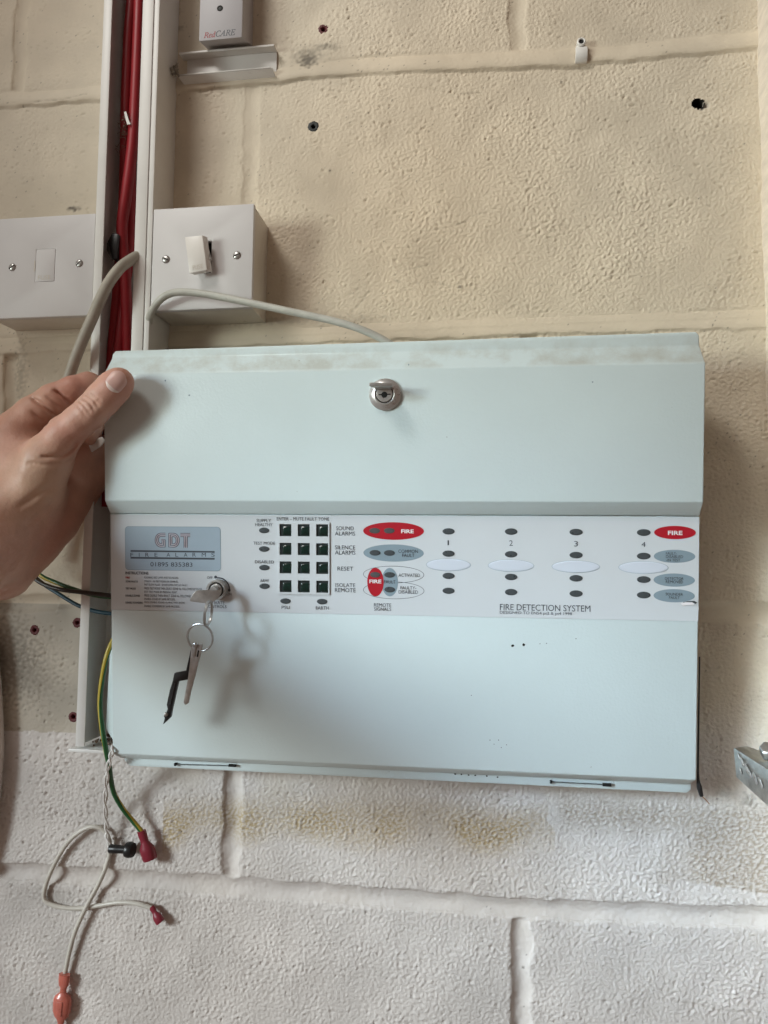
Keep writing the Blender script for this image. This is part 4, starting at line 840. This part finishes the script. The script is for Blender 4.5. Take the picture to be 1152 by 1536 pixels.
# ------------------------------------------------------------------ galvanised bracket at the right
br = thing('metal_bracket', 'galvanised metal bracket with a bolt, poking in at the right edge', 'bracket', (598.49, -90, -546.76))
f4 = [(571.63, -112, -524.7), (572.77, -112, -542.36), (581.85, -150, -551.47), (583.4, -150, -531.01)]
t4 = [(585.9, -90, -528.07), (586.7, -90, -545.29), (595.09, -128, -555.23), (595.82, -128, -527.03)]
build('arm', hexa(f4, t4), 'galv', br, .9)
for (a, b, s) in [((573.19, -121, -531), 0, 1.8), ((574.44, -125, -533.73), 0, 2.2), ((574.89, -128, -535.57), 0, 1.9), ((576.11, -133, -537.15), 0, 2.4), ((577.28, -138, -537.93), 0, 2.2), ((572.64, -117, -528.54), 0, 1.3), ((572.96, -119, -536.55), 0, 1.4)]:
    a = np.array(a); e1 = np.array([-.35, -.1, .95]) * s * 1.5; e2 = np.array([.8, -.6, -.15]) * s * .6; e3 = np.array([-.3, -.9, .05]) * 2.2
    build('tooth', hexa([a - e1 + e3, a - e1 * .6 + e2 + e3 * .6, a + e1 + e2 + e3 * .5, a + e1 * .7 + e3], [a - e1 - e3, a - e1 + e2 - e3, a + e1 + e2 - e3, a + e1 - e3]), 'chrome', br, .4)
build('mount', join(box(637.5, 668, -150, -31.8, -548.61 - 14, -548.61 + 16), box(606, 640, -150, -128, -548.61 - 14, -548.61 + 16)), 'galv', br, .8)
build('bolt_head', lathe([(5, -4), (5, 2.4), (4, 3.0)], (587.54, -124, -523.08), (-.3, -.6, .8), 6), 'galv', br, .4)

# ------------------------------------------------------------------ the hand
skin = mat('skin', lin(178, 128, 108), .46, vary=.10, vscale=55, bump=.6, bscale=330, spec=.36, sss=.12, attr='tone')
M['skin'] = skin
def build_hand():
    J = {'thumb': [(159.51, -94, -286.41, 10.4), (155.53, -94, -290.25, 11.6), (147.58, -94, -298.43, 11.8), (138.61, -94, -307.6, 11.7), (128.45, -93, -315.09, 11.5), (116.59, -91, -323.43, 12.8), (103.6, -90, -342.43, 17), (93.71, -88, -363.43, 19.5), (73.99, -86, -382.59, 25)], 'index': [(117.03, -34, -279.92, 7.6), (118.9, -48, -278.9, 8.6), (115.51, -60, -279.04, 9.6), (107, -66, -284.49, 10.6), (93.19, -70, -292.94, 12), (78.37, -72, -304.51, 13.6), (63.47, -72, -318.8, 16.5)], 'middle': [(121.77, -66, -322.21, 5.6), (120.82, -60, -314.37, 6.8), (115.31, -40, -299.79, 8.2), (109.3, -42, -293.57, 9), (92.58, -50, -301.92, 11.5), (62.98, -56, -321.29, 16)], 'ring': [(117.98, -26, -325.83, 9), (110.94, -30, -328.56, 11), (100.65, -34, -334.52, 13.5), (89.67, -42, -346.33, 16), (71.96, -50, -352.53, 18)], 'little': [(119.65, -26, -339.08, 8.5), (111.63, -30, -346.1, 10.5), (101.54, -34, -356.31, 13), (91.73, -40, -368.74, 15), (79.12, -50, -384.39, 20)], 'palm': [(66.54, -76, -325.73, 19), (78.87, -78, -348.14, 21), (83.74, -74, -368.06, 21), (75.45, -70, -388.15, 23), (63.82, -80, -403.81, 26)], 'palm2': [(107.23, -28, -321.6, 10), (102.97, -34, -334.54, 14), (93.9, -42, -364.63, 16.3), (85.37, -50, -384.38, 17.3), (73.57, -62, -401.68, 20), (63.34, -82, -420.32, 26)], 'arm': [(77.84, -84, -378.96, 25), (66.51, -104, -403.05, 29), (66.44, -158, -438.3, 31), (76.89, -235, -478.01, 36), (93.36, -278, -493.32, 37)]}
    lo = np.array([-190., -330., -640.]); hi = np.array([200., 5., -160.])
    vs = 1.1; n = np.ceil((hi - lo) / vs).astype(int)
    D = np.full(n, 9.0, np.float32)
    def seg(field, a, b, k):
        a, b = np.array(a), np.array(b); m_ = max(a[3], b[3]) + 12
        l = np.minimum(a[:3], b[:3]) - m_; h = np.maximum(a[:3], b[:3]) + m_
        i0 = np.clip(np.floor((l - lo) / vs).astype(int), 0, n); i1 = np.clip(np.ceil((h - lo) / vs).astype(int), 0, n)
        if (i1 <= i0).any(): return
        g = np.meshgrid(*[lo[d] + vs * np.arange(i0[d], i1[d]) for d in range(3)], indexing='ij', sparse=True)
        ba = b[:3] - a[:3]; L2_ = ba @ ba
        t = np.clip(sum((g[d] - a[d]) * ba[d] for d in range(3)) / L2_, 0, 1)
        q = np.sqrt(sum((g[d] - a[d] - t * ba[d]) ** 2 for d in range(3))) - (a[3] + (b[3] - a[3]) * t)
        s = tuple(slice(i0[d], i1[d]) for d in range(3)); f = field[s]
        kk = k[s] if isinstance(k, np.ndarray) else k
        hh = np.clip(.5 + .5 * (f - q) / kk, 0, 1)
        field[s] = f * (1 - hh) + q * hh - kk * hh * (1 - hh)
    base = np.full(n, 9.0, np.float32)
    def chain(field, c, k):
        for a, b in zip(c, c[1:]): seg(field, a, b, k)
    for c in ('palm', 'palm2', 'arm'): chain(base, J[c], 9.0)
    for c in ('index', 'middle', 'ring', 'little'):
        f = np.full(n, 9.0, np.float32); chain(f, J[c], 2.5)
        h = np.clip(.5 + .5 * (base - f) / 5.0, 0, 1); base = base * (1 - h) + f * h - 5.0 * h * (1 - h)
    f = np.full(n, 9.0, np.float32); chain(f, J['thumb'], 4.0)
    xs = (lo[0] + vs * np.arange(n[0]))[:, None, None]; zs = (lo[2] + vs * np.arange(n[2]))[None, None, :]
    x0, x1 = 97.23, 121.55
    k = np.clip(12 - 11 * (xs - x0) / (x1 - x0), 1.0, 12).astype(np.float32) * np.ones(n, np.float32)
    h = np.clip(.5 + .5 * (base - f) / k, 0, 1); D = base * (1 - h) + f * h - k * h * (1 - h)
    # skin folds: shallow furrows along lines on the surface
    folds = [([(100.83, -80, -288.17), (105.87, -80, -291.86), (112.6, -80, -297.6)], 1.5, 1.3), ([(85.99, -86, -294.82), (95.54, -87, -300.8), (106.14, -88, -308.25)], 1.3, 1.5), ([(95.23, -82, -292.59), (102.57, -83, -297.55), (108.77, -84, -302.44)], 0.6, 1.2), ([(90.48, -92, -306.78), (98.18, -92, -311.91), (103.67, -92, -315.98)], 0.7, 1.5), ([(133.37, -102, -331.89), (132.1, -108, -338.58), (126.61, -112, -342.92), (114.75, -114, -343.56)], 1.3, 1.2), ([(133, -104, -343.73), (128.13, -110, -347.86), (118.04, -114, -349.25), (105.11, -116, -348)], 0.55, 1.1), ([(136.74, -103, -300.22), (142.6, -105, -303.2), (147.45, -106, -308.81)], 0.7, 0.9), ([(139.18, -103, -297.36), (145.05, -105, -300.85), (150.37, -106, -305.98)], 0.7, 0.9), ([(133.66, -102, -301.88), (139.66, -105, -306.04), (144.52, -106, -311.63)], 0.6, 0.9), ([(142.17, -103, -295.49), (147.51, -105, -298.97), (152.29, -106, -303.14)], 0.45, 0.9), ([(131.17, -102, -303.77), (136.62, -104, -308.18), (142.08, -106, -313.99)], 0.4, 0.9), ([(90.23, -92, -391.79), (100.33, -92, -382), (110.06, -88, -372.86)], 0.5, 2), ([(97.8, -112, -378.66), (107.51, -108, -369.81), (116.24, -102, -363.51)], 0.5, 2.4)]
    for pts, dp, wd in folds:
        cam0 = np.array([425.13, -594.43, -416.57]); hit_pts = []
        for q in pts:
            q = np.array(q); dv = q - cam0; L_ = np.linalg.norm(dv); dv /= L_
            ts = np.arange(L_ - 70, L_ + 60, .5); P_ = cam0 + dv * ts[:, None]
            ii = np.clip(np.round((P_ - lo) / vs).astype(int), 0, n - 1); f_ = D[ii[:, 0], ii[:, 1], ii[:, 2]]
            k_ = np.argmax(f_ < 0); hit_pts.append(P_[k_] if (f_ < 0).any() else q)
        pts = spline(hit_pts, 4)
        for a, b in zip(pts, pts[1:]):
            m_ = 10; l = np.minimum(a, b) - m_; h_ = np.maximum(a, b) + m_
            i0 = np.clip(np.floor((l - lo) / vs).astype(int), 0, n); i1 = np.clip(np.ceil((h_ - lo) / vs).astype(int), 0, n)
            if (i1 <= i0).any(): continue
            g = np.meshgrid(*[lo[d] + vs * np.arange(i0[d], i1[d]) for d in range(3)], indexing='ij', sparse=True)
            view = np.array([.55, -.80, .2]); view = np.array([425.13, -594.43, -416.57]) - (a + b) / 2; view /= np.linalg.norm(view)
            ba = b - a; ba = ba - view * (ba @ view); L2_ = ba @ ba + 1e-9
            r_ = [g[d] - a[d] for d in range(3)]
            al = sum(r_[d] * view[d] for d in range(3)); r_ = [r_[d] - al * view[d] for d in range(3)]
            t = np.clip(sum(r_[d] * ba[d] for d in range(3)) / L2_, 0, 1)
            q2 = sum((r_[d] - t * ba[d]) ** 2 for d in range(3))
            s = tuple(slice(i0[d], i1[d]) for d in range(3))
            D[s] += (dp * 1.15 * np.exp(-q2 / wd ** 2) * np.exp(-(al / 9) ** 2)).astype(np.float32)
    gr = openvdb.FloatGrid(9.0); gr.copyFromArray(D, tolerance=0)
    pts, quads = gr.convertToQuads(0.0)[:2]
    pts = np.asarray(pts) * vs + lo
    return pts, [tuple(int(i) for i in q[::-1]) for q in quads], J
hv, hf, HJ = build_hand()
person = thing('person', 'left hand with its forearm gripping the top left corner of the panel, thumb in front', 'person', (90.73, -80, -340.9))
hand = build('hand', (hv, hf), 'skin', person, angle=180)
me = hand.data
sm = hand.modifiers.new('smooth', 'SMOOTH'); sm.factor = .5; sm.iterations = 2
# skin tone: redder on knuckles, folds and fingertips, paler on the wrist
N_ = len(me.vertices); co = np.zeros(N_ * 3); me.vertices.foreach_get('co', co); co = co.reshape(-1, 3) * 1000 + ORG[person]
base_c = np.array(lin(206, 160, 140)[:3]); red_c = np.array(lin(200, 136, 120)[:3]); pale_c = np.array(lin(208, 174, 148)[:3])
def near(pt, r): return np.clip(1 - np.linalg.norm(co - np.array(pt), axis=1) / r, 0, 1)[:, None]
T = np.tile(base_c, (N_, 1))
for pt, r, c, a in ((162.22, -100, -288.93), 22, red_c, .7), ((109.3, -70, -282.89), 26, red_c, .8), ((123.75, -100, -327.07), 26, red_c, .5), ((115.97, -55, -319.2), 16, red_c, 1.0), ((107.86, -105, -363.79), 42, pale_c, .9), ((92.29, -70, -395.74), 38, red_c, .6), ((74.86, -90, -322.15), 30, red_c, .3):
    T = T * (1 - near(pt, r) * a) + c * near(pt, r) * a
at = me.color_attributes.new('tone', 'FLOAT_COLOR', 'POINT'); at.data.foreach_set('color', np.concatenate([T, np.ones((N_, 1))], 1).astype(np.float32).ravel())
# thumb nail laid on the surface
bv = BVHTree.FromPolygons([Vector(v) for v in hv], hf)
camp = np.array([425.13, -594.43, -416.57])
def on_hand(pt, lift):
    d = Vector(np.array(pt) - camp).normalized(); hit, nrm, _, _ = bv.ray_cast(Vector(camp), d)
    if hit is None: return np.array(pt, float)
    if nrm.dot(d) > 0: nrm = -nrm
    return np.array(hit) + np.array(nrm) * lift
def nail_patch(name, m, c, a, b, lift, t0=-1.0, t1=1.0):
    c, a, b = (np.array(q) for q in (c, a, b)); V, F = [], []; nu, nv = 15, 13
    for i in range(nu):
        for j in range(nv):
            s = t0 + (t1 - t0) * i / (nu - 1); t = -1 + 2 * j / (nv - 1)
            wd = (1 - abs(s) ** 4.5 * .42)
            V.append(on_hand(c + a * (s * (1 - .16 * t * t * (1 if s > 0 else .9))) + b * t * wd, lift * (1 - .8 * t ** 4)))
    F = [(i * nv + j, i * nv + j + 1, (i + 1) * nv + j + 1, (i + 1) * nv + j) for i in range(nu - 1) for j in range(nv - 1)]
    return build(name, (V, F), m, person, angle=180)
nc = (162.53, -104, -288.71); na = (4.884, -0, 5.8106); nb = (5.5735, 0, -4.7093)
nail = nail_patch('thumbnail', 'nail', nc, na, nb, .75)
nail_patch('nail_lunula', 'lunula', nc, na, nb, .82, -.97, -.66)
